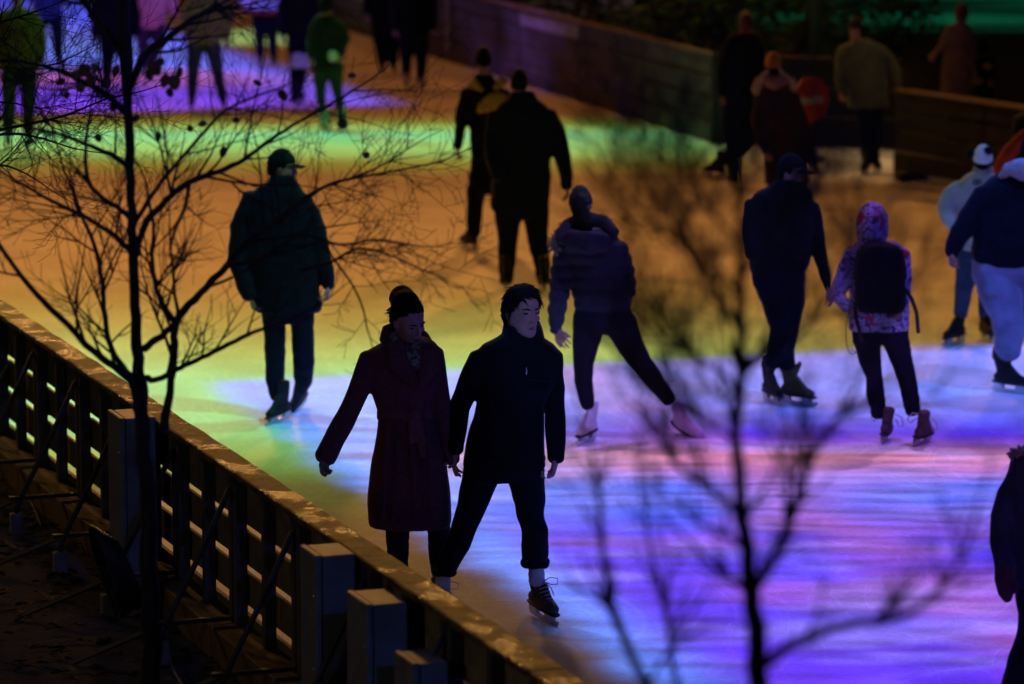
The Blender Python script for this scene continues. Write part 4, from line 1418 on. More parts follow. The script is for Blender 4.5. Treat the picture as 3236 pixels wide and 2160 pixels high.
for (yy, xl, xr, q) in ((1072, 1582, 1722, .9), (1050, 1588, 1716, .95), (1030, 1592, 1708, 1.0), (1018, 1598, 1700, 1.0)):
    cc = p.p((xl + xr) / 2, yy, -.005)
    aa = (xr - xl) / 2 * p.m
    cr.append([cc + Vector((aa * math.cos(tt_), aa * q * math.sin(tt_), (.02 if math.sin(tt_) > 0 else -.045 * abs(math.sin(tt_))) * (1 if yy < 1060 else 0))) for tt_ in [2 * math.pi * i / 28 for i in range(28)]])
col.loft(cr)
col.build('collar', M_BLACK, p.root, voxel=.007, iters=2)
t = p.piece('trousers', M_JEANS, (.005, 34, 'n'), .0085, 2)
p.rows(t, [(1440, 1466, 1724, .60), (1480, 1462, 1724, .60), (1515, 1462, 1722, .55)], body=False)
fl = gp(1402, 1972).y - p.Y
fr_ = gp(1711, 1957).y - p.Y
p.limb(t, [(1530, 1470, .0, 66), (1505, 1550, .02, 54), (1476, 1640, fl * .5, 42), (1448, 1720, fl * .8, 40), (1418, 1775, fl, 34), (1405, 1804, fl, 31)])
p.limb(t, [(1655, 1470, .0, 66), (1668, 1545, -.04, 54), (1681, 1640, fr_ - .08, 43), (1689, 1672, fr_ - .08, 45), (1690, 1730, fr_ - .03, 43), (1691, 1776, fr_, 41)])
for (x, y, f, rr) in ((1405, 1806, fl, 32), (1691, 1778, fr_, 41)):
    cu = MB()
    pts = []
    for i in range(21):
        a = 2 * math.pi * i / 20
        pts.append(p.p(x, y, f) + Vector((rr * p.m * math.cos(a), rr * p.m * math.sin(a), .004 * math.sin(3 * a))))
    cu.tube(pts, [.011] * 21, 8, ref=Vector((0, 0, 1)), cap=0, ratio=2.0)
    cu.build('trouser_cuff', M_JEANS, p.root, voxel=.006, iters=2, wrinkle=(.003, 60, 'n'))
for (x, y0, y1, f, rr) in ((1400, 1806, 1862, fl, 24), (1695, 1785, 1838, fr_, 25)):
    so_ = MB()
    so_.tube([p.p(x, y0, f), p.p(x, (y0 + y1) / 2, f), p.p(x, y1, f)], [rr * p.m] * 3, 14)
    so_.build('sock', M_SOCK, p.root)
skate(p.root, gp(1402, 1974), 18, M_MSKATE, fine=True, shaft=.25)
skate(p.root, gp(1711, 1957), 27, M_MSKATE, fine=True, shaft=.25, pitch=4)
p.head(1649, 982, 158, 33, 2, 3, dz=-.01, neck=(1652, 1078, .02), fine=True, face=True, neck_r=.058)
shell(p.root, 'hair', p.fr, 'short', M_HAIRB, .060, .006, (.007, 26))
strands(p.root, p.fr, 'short', M_HAIRB, 700, .046, .0036, (.7, .1, -.1), 5, .12)
p.hand((1440, 1418, -.05), (1436, 1470, -.04), (-.9, 0, 0), 1, .9, 1.0)
p.hand((1757, 1446, -.05), (1744, 1506, -.10), (-.9, .2, 0), 1, .75, 1.0)
p.done(body_voxel=.0065)

# -- man in the peaked cap, left
q = Person((905, 1322), 'person in a peaked cap and thick dark jacket, right of the bare tree', .011)
c = q.piece('jacket', M_NAVY, WR)
q.rows(c, [(552, 856, 926, 1.0), (574, 846, 938, .95), (592, 808, 954, .70), (615, 786, 968, .60), (660, 776, 984, .58), (740, 776, 996, .60), (820, 782, 1004, .62), (900, 794, 1010, .64), (950, 802, 1017, .66), (975, 808, 1018, .66), (984, 811, 1012, .66)])
q.limb(c, [(804, 622, 0, 38), (766, 720, .02, 44), (760, 820, 0, 40), (780, 900, -.05, 33), (790, 938, -.06, 27)])
q.limb(c, [(956, 634, 0, 36), (994, 730, .02, 38), (1016, 820, .0, 33), (1034, 880, -.03, 24), (1037, 906, -.04, 21)])
q.hand((790, 932, -.06), (800, 972, -.07), (.9, 0, 0), 1, .8, 1.0)
q.hand((1038, 900, -.04), (1034, 946, -.07), (-.9, 0, 0), -1, .8, 1.0)
t = q.piece('trousers', M_NAVY, WRF)
q.rows(t, [(950, 822, 1000, .62), (990, 826, 994, .60), (1020, 828, 994, .5)], body=False)
q.limb(t, [(866, 985, 0, 38), (868, 1080, 0, 35), (870, 1150, .02, 32), (870, 1200, .0, 31), (884, 1252, -.05, 31)])
q.limb(t, [(956, 985, 0, 38), (957, 1080, 0, 36), (960, 1150, .02, 35), (958, 1200, .12, 30), (952, 1228, .2, 24)])
skate(q.root, gp(886, 1332), -32, M_BSKATE, pitch=6, scale=.92)
skate(q.root, gp(950, 1292), -20, M_BSKATE, pitch=18, scale=.92)
q.head(892, 528, 104, 84, 4, 0, neck=(895, 590, 0), fine=True, face=True)
shell(q.root, 'cap', q.fr, 'cap', M_DARK, .09, .012)
q.visor(M_DARK)
q.done(body_voxel=.009)

# -- big man seen from behind
b_ = Person((1650, 912), 'large person in black seen from behind, the nearer of the two', .013)
c = b_.piece('jacket', M_DARK, WR)
b_.rows(c, [(286, 1618, 1684, .9), (308, 1600, 1698, .8), (330, 1574, 1724, .62), (360, 1556, 1748, .58), (420, 1556, 1752, .58), (490, 1558, 1742, .6), (580, 1553, 1740, .62), (640, 1550, 1738, .64), (665, 1552, 1736, .64)])
b_.limb(c, [(1732, 360, 0, 27), (1758, 420, .02, 30), (1776, 490, .0, 28), (1788, 550, -.04, 24), (1792, 592, -.06, 19)])
b_.limb(c, [(1568, 360, 0, 27), (1556, 430, -.02, 27), (1556, 500, -.1, 26), (1575, 560, -.2, 22)])
b_.hand((1792, 585, -.06), (1797, 630, -.08), (-.9, 0, 0), -1, .6, 1.0)
t = b_.piece('trousers', M_DARK, WRF)
b_.rows(t, [(630, 1556, 1736, .62), (670, 1560, 1736, .6), (690, 1562, 1734, .5)], body=False)
b_.limb(t, [(1606, 665, 0, 45), (1605, 760, 0, 33), (1601, 840, 0, 27), (1600, 890, 0, 23)])
b_.limb(t, [(1692, 665, 0, 44), (1700, 760, 0, 34), (1714, 840, 0, 27), (1718, 890, 0, 23)])
skate(b_.root, gp(1602, 912), 175, M_BSKATE)
skate(b_.root, gp(1716, 914), 185, M_BSKATE)
b_.head(1641, 262, 86, 175, 4, 0, neck=(1650, 320, 0))
shell(b_.root, 'cap', b_.fr, 'cap', M_DARK, .08, .006)
pa = MB()
pa.tube([b_.p(1700, 330, .10), b_.p(1660, 338, .13), b_.p(1612, 330, .10)], [.03, .035, .03], 10, ratio=.5)
pa.build('collar', M_DARK, b_.root, voxel=.012)
b_.done(body_voxel=.013)

# -- second guard with yellow reflective panels
b2 = Person((1490, 778), 'person in black with yellow shoulder panels, half hidden by the larger guard', .014, dY=-.6)
c = b2.piece('jacket', M_DARK, WR)
b2.rows(c, [(232, 1500, 1556, .9), (262, 1486, 1574, .7), (285, 1474, 1602, .6), (320, 1466, 1612, .58), (420, 1484, 1610, .6), (500, 1488, 1612, .62), (570, 1480, 1614, .64)])
b2.limb(c, [(1478, 290, 0, 22), (1460, 350, .0, 22), (1452, 420, 0, 18), (1446, 470, -.05, 13)])
b2.limb(c, [(1592, 290, 0, 22), (1606, 360, 0, 22), (1600, 430, 0, 18)])
b2.hand((1446, 464, -.05), (1446, 506, -.08), (.9, 0, 0), 1, .7, 1.0)
for pts, rr in (([(1484, 272, -.10), (1500, 264, -.155), (1524, 284, -.175)], [.035, .055, .03]), ([(1600, 262, -.10), (1584, 258, -.14), (1562, 280, -.17)], [.035, .055, .03]), ([(1590, 306, -.165), (1560, 318, -.19), (1524, 340, -.185), (1512, 352, -.16)], [.055, .085, .06, .03])):
    yl = MB()
    yl.tube([b2.p(*v) for v in pts], rr, 10, ratio=.28)
    yl.build('yellow_panel', M_YELL, b2.root, voxel=.012)
t = b2.piece('trousers', M_DARK, WRF)
b2.rows(t, [(540, 1480, 1612, .62), (590, 1478, 1608, .58), (612, 1480, 1606, .5)], body=False)
b2.limb(t, [(1505, 590, 0, 31), (1500, 660, 0, 27), (1496, 740, .0, 22)])
b2.limb(t, [(1575, 590, 0, 31), (1588, 660, .1, 27), (1594, 740, .2, 22)])
skate(b2.root, gp(1484, 790) + Vector((0, 0, 0)), -150, M_BSKATE)
skate(b2.root, gp(1592, 778), 170, M_BSKATE)
b2.head(1527, 188, 76, 180, 2, 0, neck=(1532, 262, 0))
shell(b2.root, 'hair', b2.fr, 'short', M_HAIRB, .09, .01)
b2.done(body_voxel=.014)

# -- girl pushing off in leggings and white skates
g6 = Person((1890, 1402), 'person in a navy puffer jacket and leggings with white skates, pushing off', .011)
c = g6.piece('jacket', M_PUFF, (.007, 38, 'quilt'), .010, 1)
g6.rows(c, [(716, 1810, 1912, .8), (742, 1770, 1950, .66), (775, 1762, 1968, .62), (830, 1792, 1972, .62), (900, 1804, 1980, .62), (950, 1812, 1992, .62), (985, 1822, 1994, .6), (992, 1828, 1990, .58)])
g6.limb(c, [(1786, 776, 0, 36), (1776, 860, .0, 35), (1765, 940, -.05, 32), (1758, 1000, -.1, 27), (1757, 1046, -.12, 18)])
g6.limb(c, [(1950, 776, 0, 32), (1976, 850, .05, 30), (1990, 905, .1, 21), (1993, 930, .12, 17)])
g6.hand((1757, 1040, -.12), (1778, 1086, -.16), (.5, .6, 0), 1, .25, .95, spread=1.5)
g6.hand((1994, 925, .12), (1992, 965, .14), (-.9, 0, 0), -1, .7, .9)
hd = MB()
hd.tube([g6.p(1772, 756, -.10), g6.p(1798, 716, -.02), g6.p(1850, 694, .02), g6.p(1905, 704, .0), g6.p(1940, 738, -.08)], [.052, .060, .062, .060, .045], 12, ratio=.9)
hd.tube([g6.p(1800, 756, -.15), g6.p(1860, 770, -.19), g6.p(1915, 760, -.15)], [.07, .085, .06], 12, ratio=.5)
hd.build('hood', M_PUFF, g6.root, voxel=.011, iters=2, wrinkle=(.005, 40, 'n'))
fu = MB()
fpts = [(1752, 786, -.08), (1760, 752, -.06), (1790, 718, .02), (1838, 694, .08), (1890, 694, .10), (1930, 720, .04)]
for k in range(260):
    u = random.uniform(0, len(fpts) - 1.001)
    i = int(u)
    a, bb = Vector(fpts[i]), Vector(fpts[i + 1])
    v = a + (bb - a) * (u - i)
    pp = g6.p(*v)
    dr = Vector((random.gauss(0, 1), random.gauss(0, 1), random.gauss(.2, 1))).normalized()
    fu.tube([pp, pp + dr * .04, pp + dr * .07 + Vector((0, 0, -.008))], [.012, .008, .002], 4, cap=0)
fu.build('fur_trim', M_FUR, g6.root)['kind'] = 'stuff'
t = g6.piece('leggings', M_TIGHT, (.0015, 60, 'n'), .009)
g6.rows(t, [(960, 1820, 1988, .58), (1000, 1810, 2004, .60), (1035, 1808, 2018, .56), (1052, 1812, 2020, .46)], body=False)
zl = gp(1857, 1402).y - g6.Y
g6.limb(t, [(1864, 1020, 0, 54), (1850, 1090, 0, 43), (1844, 1150, 0, 33), (1844, 1205, zl, 30), (1854, 1262, zl, 25), (1858, 1284, zl, 22)])
g6.limb(t, [(1960, 1020, 0, 56), (1992, 1090, .03, 43), (2026, 1145, .08, 35), (2064, 1196, .14, 33), (2102, 1246, .22, 24), (2114, 1264, .25, 22)])
skate(g6.root, gp(1857, 1398), -25, M_WSKATE, scale=.97, shaft=.28)
skate(g6.root, at(2168, 1378, g6.Y + .36), 40, M_WSKATE, roll=-30, pitch=30, scale=.97, shaft=.28)
g6.head(1836, 648, 104, 172, 30, 6, dz=.06, neck=(1850, 715, 0.02))
nh = MB()
nh.tube([g6.fr[0]((0, .070, .13)), g6.fr[0]((0, .085, .05)), g6.p(1852, 716, -.10)], [.050, .056, .062], 14)
nh.build('hair', M_HAIRB, g6.root, voxel=.010, wrinkle=(.004, 50, 'n'))
shell(g6.root, 'knit_hat', g6.fr, 'beanie', M_BEANIEP, .13, .02, (.004, 60))
g6.done(body_voxel=.0085)

# -- man in the dark cap to the right, behind the forked tree
p7 = Person((2475, 1282), 'person in a dark cap and jacket beside the person in the floral jacket', .012)
c = p7.piece('jacket', M_DARK, WR)
p7.rows(c, [(562, 2462, 2540, .9), (590, 2430, 2554, .78), (612, 2382, 2566, .62), (650, 2366, 2578, .56), (720, 2362, 2578, .58), (790, 2360, 2566, .6), (840, 2366, 2554, .62), (864, 2374, 2546, .62)])
p7.limb(c, [(2380, 640, 0, 30), (2372, 730, -.03, 32), (2380, 810, -.12, 27)])
p7.limb(c, [(2562, 650, 0, 30), (2580, 740, .0, 27), (2596, 820, -.03, 23), (2612, 890, -.06, 17), (2618, 915, -.07, 14)])
p7.hand((2618, 908, -.07), (2634, 952, -.08), (-.7, .4, 0), -1, .6, 1.0)
t = p7.piece('trousers', M_JEANS, WRF)
p7.rows(t, [(840, 2372, 2548, .6), (880, 2376, 2546, .6), (905, 2380, 2544, .5)], body=False)
p7.limb(t, [(2425, 880, 0, 46), (2450, 960, -.03, 42), (2468, 1040, -.05, 35), (2452, 1110, -.02, 30), (2440, 1150, .0, 28)])
p7.limb(t, [(2500, 880, 0, 46), (2502, 960, .0, 40), (2492, 1040, .02, 34), (2482, 1100, .02, 30), (2490, 1160, .0, 26)])
skate(p7.root, gp(2438, 1272), 20, M_BSKATE, hockey=True)
skate(p7.root, gp(2514, 1278), 48, M_YSKATE, hockey=True)
p7.head(2502, 546, 108, 62, 0, 4, neck=(2495, 610, 0), fine=True, face=True)
shell(p7.root, 'cap', p7.fr, 'cap', M_DARK, .09, .012)
p7.visor(M_DARK, drop=.02)
p7.done(body_voxel=.010)

# -- child in the floral jacket with a backpack
p8 = Person((2845, 1398), 'person in a hooded floral jacket with a black backpack, seen from behind', .010)
c = p8.piece('jacket', M_FLORAL, (.004, 30, 'n'), .010, 2)
p8.rows(c, [(762, 2712, 2832, .8), (785, 2690, 2856, .64), (820, 2684, 2868, .60), (880, 2684, 2868, .60), (950, 2682, 2872, .62), (1010, 2682, 2874, .64), (1042, 2684, 2875, .64)])
p8.limb(c, [(2702, 800, 0, 34), (2676, 860, .0, 34), (2654, 910, -.04, 27), (2648, 938, -.10, 22), (2680, 975, -.20, 18)])
p8.limb(c, [(2848, 800, 0, 30), (2860, 865, .02, 24), (2858, 930, .0, 21), (2848, 980, -.1, 18)])
p8.hand((2676, 970, -.19), (2706, 996, -.24), (.3, .6, .3), 1, .9, .85)
p8.hand((2848, 972, -.1), (2836, 1008, -.16), (-.7, .3, 0), -1, .9, .85)
bp = MB()
rr = []
for (yy, xl, xr, d) in ((764, 2752, 2808, .04), (776, 2722, 2838, .075), (800, 2708, 2852, .095), (850, 2702, 2858, .115), (920, 2702, 2862, .125), (965, 2704, 2862, .115), (984, 2716, 2852, .08)):
    cc = p8.p((xl + xr) / 2, yy, -.20)
    aa = (xr - xl) / 2 * p8.m
    rr.append([cc + Vector((aa * math.copysign(abs(math.cos(u)) ** .6, math.cos(u)), d * math.copysign(abs(math.sin(u)) ** .6, math.sin(u)), 0)) for u in [2 * math.pi * i / 24 for i in range(24)]])
bp.loft(rr)
bpo = bp.build('backpack', mat('backpack_nylon', (.006, .006, .0065), .75, .08, .3, 20, .3, 90), None, voxel=.010, iters=3, wrinkle=(.003, 30, 'n'))
tag(bpo, 'black rounded backpack worn over the floral jacket, straps hanging loose', 'backpack')
M_STRAP = mat('strap_webbing', (.012, .012, .013), .7, .2, .2)
for pts in ([(2856, 905, -.22), (2880, 942, -.24), (2896, 985, -.24), (2902, 1050, -.23)], [(2700, 955, -.24), (2704, 1000, -.26), (2716, 1040, -.26), (2724, 1078, -.25)], [(2712, 790, -.1), (2704, 830, -.16), (2703, 880, -.2)], [(2846, 790, -.1), (2856, 830, -.16), (2860, 880, -.2)]):
    st_ = MB()
    st_.tube([p8.p(*v) for v in pts], [.013] * len(pts), 8, ratio=.45)
    st_.build('strap', M_STRAP, bpo)
cd = MB()
cd.tube([p8.p(*v) for v in catmull([(2682, 975, -.24), (2674, 1040, -.24), (2676, 1090, -.24), (2690, 1118, -.24), (2704, 1112, -.24), (2690, 1106, -.24)], 4)], [.003] * 21, 5)
cd.build('cord', M_STRAP, bpo)
t = p8.piece('leggings', M_TIGHT, (.002, 60, 'n'), .010)
p8.rows(t, [(1010, 2690, 2870, .6), (1050, 2690, 2872, .6), (1085, 2694, 2874, .5)], body=False)
p8.limb(t, [(2738, 1060, 0, 46), (2748, 1130, 0, 37), (2762, 1190, 0, 28), (2766, 1240, 0, 30), (2775, 1290, 0, 26), (2776, 1312, 0, 25)])
p8.limb(t, [(2826, 1060, 0, 46), (2850, 1140, 0, 35), (2870, 1210, 0, 30), (2880, 1270, 0, 28), (2886, 1302, 0, 25)])
for x, y, yw, ro in ((2794, 1396, 165, 10), (2908, 1404, 150, 14)):
    bt, TT = skate(p8.root, gp(x, y), yw, M_MSKATE, roll=-ro, scale=.92, shaft=.27)
    l_ = MB()
    for sx in (-1, 1):
        l_.tube([TT(sx * .05, -.05, .235), TT(sx * .10, -.06, .225), TT(sx * .125, -.06, .17), TT(sx * .095, -.06, .15), TT(sx * .06, -.05, .20)], [.0045] * 5, 5)
    l_.build('laces', M_LACE, bt)
p8.head(2756, 716, 88, 172, 6, 0, neck=(2764, 775, 0))
shell(p8.root, 'hood', p8.fr, 'hood', M_FLORAL, .34, .006, (.008, 20), 1.36)
p8.done(body_voxel=.011)

# -- child in the panda-eared hat
p9 = Person((3060, 1085), 'person in a white knit hat with round black ears and a white jacket', .012)
c = p9.piece('jacket', M_WHITEC, WR)
p9.rows(c, [(540, 3074, 3136, .9), (562, 3040, 3160, .66), (590, 3012, 3172, .56), (650, 3004, 3172, .58), (720, 3020, 3170, .6), (790, 3022, 3172, .62)])
p9.limb(c, [(3036, 588, 0, 28), (3006, 616, -.02, 30), (2986, 648, -.05, 28), (2994, 690, -.12, 22), (3012, 716, -.2, 17)])
p9.limb(c, [(3158, 590, 0, 26), (3176, 660, .02, 25), (3180, 720, 0, 20)])
p9.hand((3012, 710, -.2), (3038, 730, -.24), (.2, .6, .3), 1, .8, .9)
em = MB()
for dx in (-9, 9):
    em.tube([p9.p(3088 + dx * .5 + 9 * math.cos(a), 575 + 7 * math.sin(a), -.165) for a in [2 * math.pi * i / 14 for i in range(15)]], [.006] * 15, 5, cap=0)
em.build('jacket_emblem', M_DARK, p9.root)
t = p9.piece('trousers', M_BJEAN, WRF)
p9.rows(t, [(770, 3022, 3170, .6), (815, 3024, 3168, .6), (840, 3026, 3164, .5)], body=False)
p9.limb(t, [(3056, 815, 0, 36), (3052, 880, 0, 33), (3042, 940, 0, 27), (3034, 998, 0, 22)])
p9.limb(t, [(3128, 815, 0, 36), (3124, 880, .05, 31), (3116, 940, .1, 25), (3112, 990, .12, 20)])
skate(p9.root, gp(3018, 1088), -38, M_BSKATE)
skate(p9.root, gp(3116, 1076), 10, M_BSKATE)
p9.head(3106, 506, 84, 172, 6, 0, neck=(3106, 560, 0))
shell(p9.root, 'knit_hat', p9.fr, 'beanie', mat('white_knit', (.66, .66, .66), .95, .1, .12, 50, .5, 120), .15, .012)
Tf, mf, sf = p9.fr
for xx, yy, zz in ((-.045, .085, .20), (.115, .035, .175)):
    e = MB()
    e.ball(Tf((xx, yy, zz)), (.042 * sf, .030 * sf, .040 * sf), mf, 16, 10)
    e.build('hat_ear', M_DARK, p9.root)
nw = MB()
nw.tube([p9.p(3106, 528, .0), p9.p(3106, 552, 0)], [.080, .088], 18)
nw.build('neck_warmer', M_GREY, p9.root, voxel=.012)
p9.done(body_voxel=.012)

# -- man in light jeans at the right edge
p10 = Person((3190, 1240), 'person in a navy jacket with grey hood and loose light jeans', .012)
c = p10.piece('jacket', M_NAVY, WR)
p10.rows(c, [(535, 3180, 3320, .8), (560, 3130, 3350, .7), (590, 3100, 3366, .62), (640, 3090, 3370, .58), (720, 3076, 3366, .6), (790, 3068, 3340, .62), (835, 3072, 3300, .62), (856, 3096, 3270, .6)])
p10.limb(c, [(3110, 610, 0, 34), (3070, 680, -.02, 38), (3032, 740, -.06, 36), (3012, 784, -.1, 29), (3004, 802, -.12, 24)])
p10.limb(c, [(3350, 610, 0, 34), (3366, 700, 0, 34), (3340, 790, -.05, 27)])
p10.hand((3004, 796, -.12), (3006, 846, -.16), (.8, .2, 0), 1, .7, 1.0)
hd = MB()
hd.tube([p10.p(3166, 560, -.10), p10.p(3185, 534, -.14), p10.p(3225, 536, -.20), p10.p(3290, 548, -.18), p10.p(3330, 556, -.08)], [.03, .055, .085, .085, .05], 12, ratio=.8)
hd.build('hood', M_GREY, p10.root, voxel=.011, iters=2, wrinkle=(.007, 26, 'n'))
t = p10.piece('jeans', M_LJEAN, (.007, 22, 'n'))
p10.rows(t, [(815, 3070, 3300, .62), (860, 3068, 3296, .62), (890, 3076, 3290, .5)], body=False)
p10.limb(t, [(3138, 850, 0, 70), (3162, 930, -.05, 66), (3184, 1000, -.08, 54), (3190, 1060, -.04, 48), (3182, 1112, .0, 44)])
p10.limb(t, [(3230, 850, 0, 66), (3250, 930, .08, 58), (3268, 1000, .2, 50), (3280, 1060, .3, 44), (3290, 1100, .4, 40)])
skate(p10.root, gp(3188, 1240), 52, M_BSKATE, hockey=True)
skate(p10.root, gp(3300, 1205), 60, M_BSKATE, hockey=True)
p10.head(3262, 480, 106, 150, 8, 0, neck=(3250, 552, 0))
shell(p10.root, 'hair', p10.fr, 'short', M_HAIRB, .09, .01)
p10.done(body_voxel=.012)

# -- rust-sleeved person behind him
p11 = Person((3285, 905), 'person in a dark jacket with a rust red sleeve band, cut by the right edge', .014)
c = p11.piece('jacket', M_DARK, WR)
p11.rows(c, [(345, 3250, 3320, .8), (370, 3205, 3360, .66), (410, 3196, 3374, .6), (500, 3200, 3370, .6), (640, 3200, 3368, .62)])
p11.limb(c, [(3360, 400, 0, 26), (3372, 480, 0, 26), (3360, 560, -.1, 22)])
r_ = p11.piece('rust_sleeve', M_REDC, WRF)
p11.limb(r_, [(3250, 420, -.19, 20), (3215, 452, -.23, 24), (3186, 488, -.25, 26), (3162, 526, -.26, 24), (3156, 560, -.26, 20)])
t = p11.piece('trousers', M_DARK, WRF)
p11.rows(t, [(610, 3206, 3362, .6), (660, 3210, 3358, .55)], body=False)
p11.limb(t, [(3245, 660, 0, 38), (3243, 760, 0, 30), (3243, 850, 0, 24)])
p11.limb(t, [(3325, 660, 0, 38), (3327, 760, 0, 30), (3327, 850, 0, 24)])
skate(p11.root, gp(3243, 905), 170, M_BSKATE)
skate(p11.root, gp(3327, 905), 180, M_BSKATE)
p11.head(3282, 302, 80, 180, 0, 0, neck=(3284, 370, 0))
shell(p11.root, 'knit_hat', p11.fr, 'beanie', M_DARK, .12, .01)
p11.done(body_voxel=.014)

# -- person cut by the lower right edge
p12 = Person((3300, 2400), 'person in a grey quilted jacket and mitten, cut by the lower right edge', .010)
c = p12.piece('jacket', M_PUFF, (.006, 26, 'n'))
p12.rows(c, [(1400, 3240, 3370, .8), (1432, 3200, 3410, .64), (1480, 3186, 3430, .58), (1560, 3188, 3430, .58), (1650, 3194, 3424, .6), (1750, 3198, 3424, .62), (1850, 3202, 3426, .62)])
p12.limb(c, [(3222, 1486, 0, 36), (3192, 1560, .02, 42), (3172, 1630, .0, 40), (3168, 1720, -.05, 36), (3170, 1790, -.09, 30)])
p12.limb(c, [(3420, 1490, 0, 38), (3450, 1600, 0, 40), (3456, 1700, -.05, 36), (3450, 1790, -.09, 28)])
g = MB()
g.tube([p12.p(3170, 1778, -.09), p12.p(3173, 1830, -.11), p12.p(3180, 1875, -.13), p12.p(3184, 1896, -.14)], [.042, .047, .040, .022], 14, ratio=.7)
g.tube([p12.p(3190, 1822, -.10), p12.p(3206, 1850, -.11), p12.p(3212, 1868, -.115)], [.020, .021, .015], 10)
g.build('mitten', mat('dark_red_mitten', (.05, .018, .018), .9, .15, .3, 30), p12.root, voxel=.008)
ff = MB()
for k in range(200):
    a = random.uniform(0, 6.28)
    pp = p12.p(3288 + 88 * math.cos(a), 1434 + 14 * math.sin(a), -.02 + .09 * math.sin(a))
    dr = Vector((random.gauss(0, 1), random.gauss(0, 1), random.gauss(.1, .6))).normalized()
    ff.tube([pp, pp + dr * .022, pp + dr * .034], [.014, .010, .003], 4, cap=0)
ff.build('fur_collar', M_FUR, p12.root)['kind'] = 'stuff'
t = p12.piece('trousers', M_BLACK, WRF)
p12.rows(t, [(1800, 3206, 3422, .6), (1870, 3208, 3424, .6), (1930, 3212, 3420, .5)], body=False)
p12.limb(t, [(3274, 1880, 0, 55), (3258, 2000, -.03, 48), (3228, 2090, -.06, 46), (3205, 2180, -.04, 45), (3200, 2280, 0, 40)])
p12.limb(t, [(3372, 1880, 0, 55), (3380, 2000, 0, 50), (3386, 2100, 0, 44), (3390, 2280, 0, 40)])
skate(p12.root, gp(3200, 2400), 20, M_BSKATE)
skate(p12.root, gp(3390, 2400), 0, M_BSKATE)
p12.head(3306, 1320, 150, 20, 4, 0, neck=(3306, 1420, 0))
shell(p12.root, 'hair', p12.fr, 'long', M_HAIRR, .09, .01)
p12.done(body_voxel=.011)

# -- people standing beyond the far side of the rink
def bystander(foot, label, torso, arms, legs, head, jm, tm, hat=None, hm=None, sk=None, voxel=.018, jname='coat', tname='trousers', yaw=0, feet=None):
    o = Person(foot, label, voxel)
    c = o.piece(jname, jm, (.008, 18, 'n'))
    o.rows(c, torso)
    for a in arms:
        o.limb(c, a)
        x, y, dz, r = a[-1]
        x1, y1 = a[-2][:2]
        d = Vector((x - x1, y - y1, 0)).normalized()
        o.hand((x, y, dz), (x + d.x * 30, y + d.y * 30, dz), (.5, .5, 0), 1, .8, 1.0)
    t = o.piece(tname, tm, (.005, 22, 'n'))
    last = torso[-1]
    for l in legs:
        o.limb(t, l)
    for f in (feet or []):
        skate(o.root, gp(f[0], f[1]), f[2], sk or M_BSKATE)
    if head:
        x, y, h, yw, pt = head[:5]
        o.head(x, y, h, yw, pt, 0, neck=(x, y + h * .75, 0))
        if hat:
            shell(o.root, {'beanie': 'knit_hat', 'hood': 'hood', 'short': 'hair', 'long': 'hair', 'cap': 'cap', 'updo': 'hair'}[hat], o.fr, hat, hm or M_HAIRB, .11 if hat != 'hood' else .22, .008)
    return o

o = bystander((2750, 545), 'person in a pale green coat and cap standing behind the round red sign',
    [(124, 2690, 2750, .8), (140, 2662, 2772, .62), (170, 2652, 2790, .58), (230, 2664, 2800, .6), (290, 2674, 2806, .64), (338, 2680, 2810, .66)],
    [[(2664, 150, 0, 17), (2654, 210, 0, 17), (2652, 268, -.05, 14), (2656, 290, -.08, 11)], [(2776, 152, 0, 20), (2808, 190, .02, 21), (2832, 230, 0, 20), (2836, 262, -.05, 16)]],
    [[(2730, 330, 0, 26), (2734, 420, 0, 19), (2736, 510, 0, 15)], [(2768, 330, 0, 26), (2766, 420, 0, 19), (2764, 510, 0, 15)]], (2704, 92, 68, -18, 4), M_GREEN, M_DARK, 'beanie', M_BROWN, feet=[(2734, 548, -20), (2768, 544, 10)])
o.done(mat('ruddy_skin', (.46, .22, .14), .6, .3, .1, 30))
o = bystander((2490, 706), 'person in an orange knit hat and dark brown coat with pale fur hood, back turned',
    [(254, 2420, 2480, .8), (272, 2400, 2506, .66), (310, 2392, 2520, .6), (400, 2404, 2536, .62), (500, 2414, 2552, .66), (580, 2418, 2560, .66)],
    [[(2404, 300, 0, 20), (2396, 370, 0, 21), (2402, 440, -.05, 18), (2420, 480, -.12, 13)], [(2510, 300, 0, 20), (2532, 370, 0, 21), (2556, 440, -.05, 18), (2574, 520, -.1, 13)]],
    [[(2455, 560, 0, 32), (2458, 620, 0, 23), (2460, 670, 0, 18)], [(2522, 560, 0, 32), (2532, 620, 0, 24), (2550, 672, 0, 18)]], (2443, 206, 74, 178, 6), M_BROWN, M_DARK, 'beanie', M_ORANGE, feet=[(2460, 706, 170), (2554, 704, 160)])
fu = MB()
for sgn, pts in ((-1, [(2426, 226), (2400, 256), (2384, 290)]), (1, [(2468, 226), (2494, 250), (2510, 278)])):
    for k in range(70):
        u = random.uniform(0, 1.999)
        i = int(u)
        x = pts[i][0] + (pts[i + 1][0] - pts[i][0]) * (u - i)
        y = pts[i][1] + (pts[i + 1][1] - pts[i][1]) * (u - i)
        pp = o.p(x, y, -.13)
        dr = Vector((random.gauss(0, 1), random.gauss(-.3, 1), random.gauss(.1, 1))).normalized()
        fu.tube([pp, pp + dr * .03, pp + dr * .05], [.014, .010, .003], 4, cap=0)
fu.build('fur_trim', M_WFUR, o.root)['kind'] = 'stuff'
hb = MB()
hb.tube([o.p(2420, 252, -.14), o.p(2452, 262, -.19), o.p(2484, 250, -.14)], [.06, .075, .05], 12, ratio=.6)
hb.build('hood_lining', M_PINK, o.root, voxel=.014)
o.done()
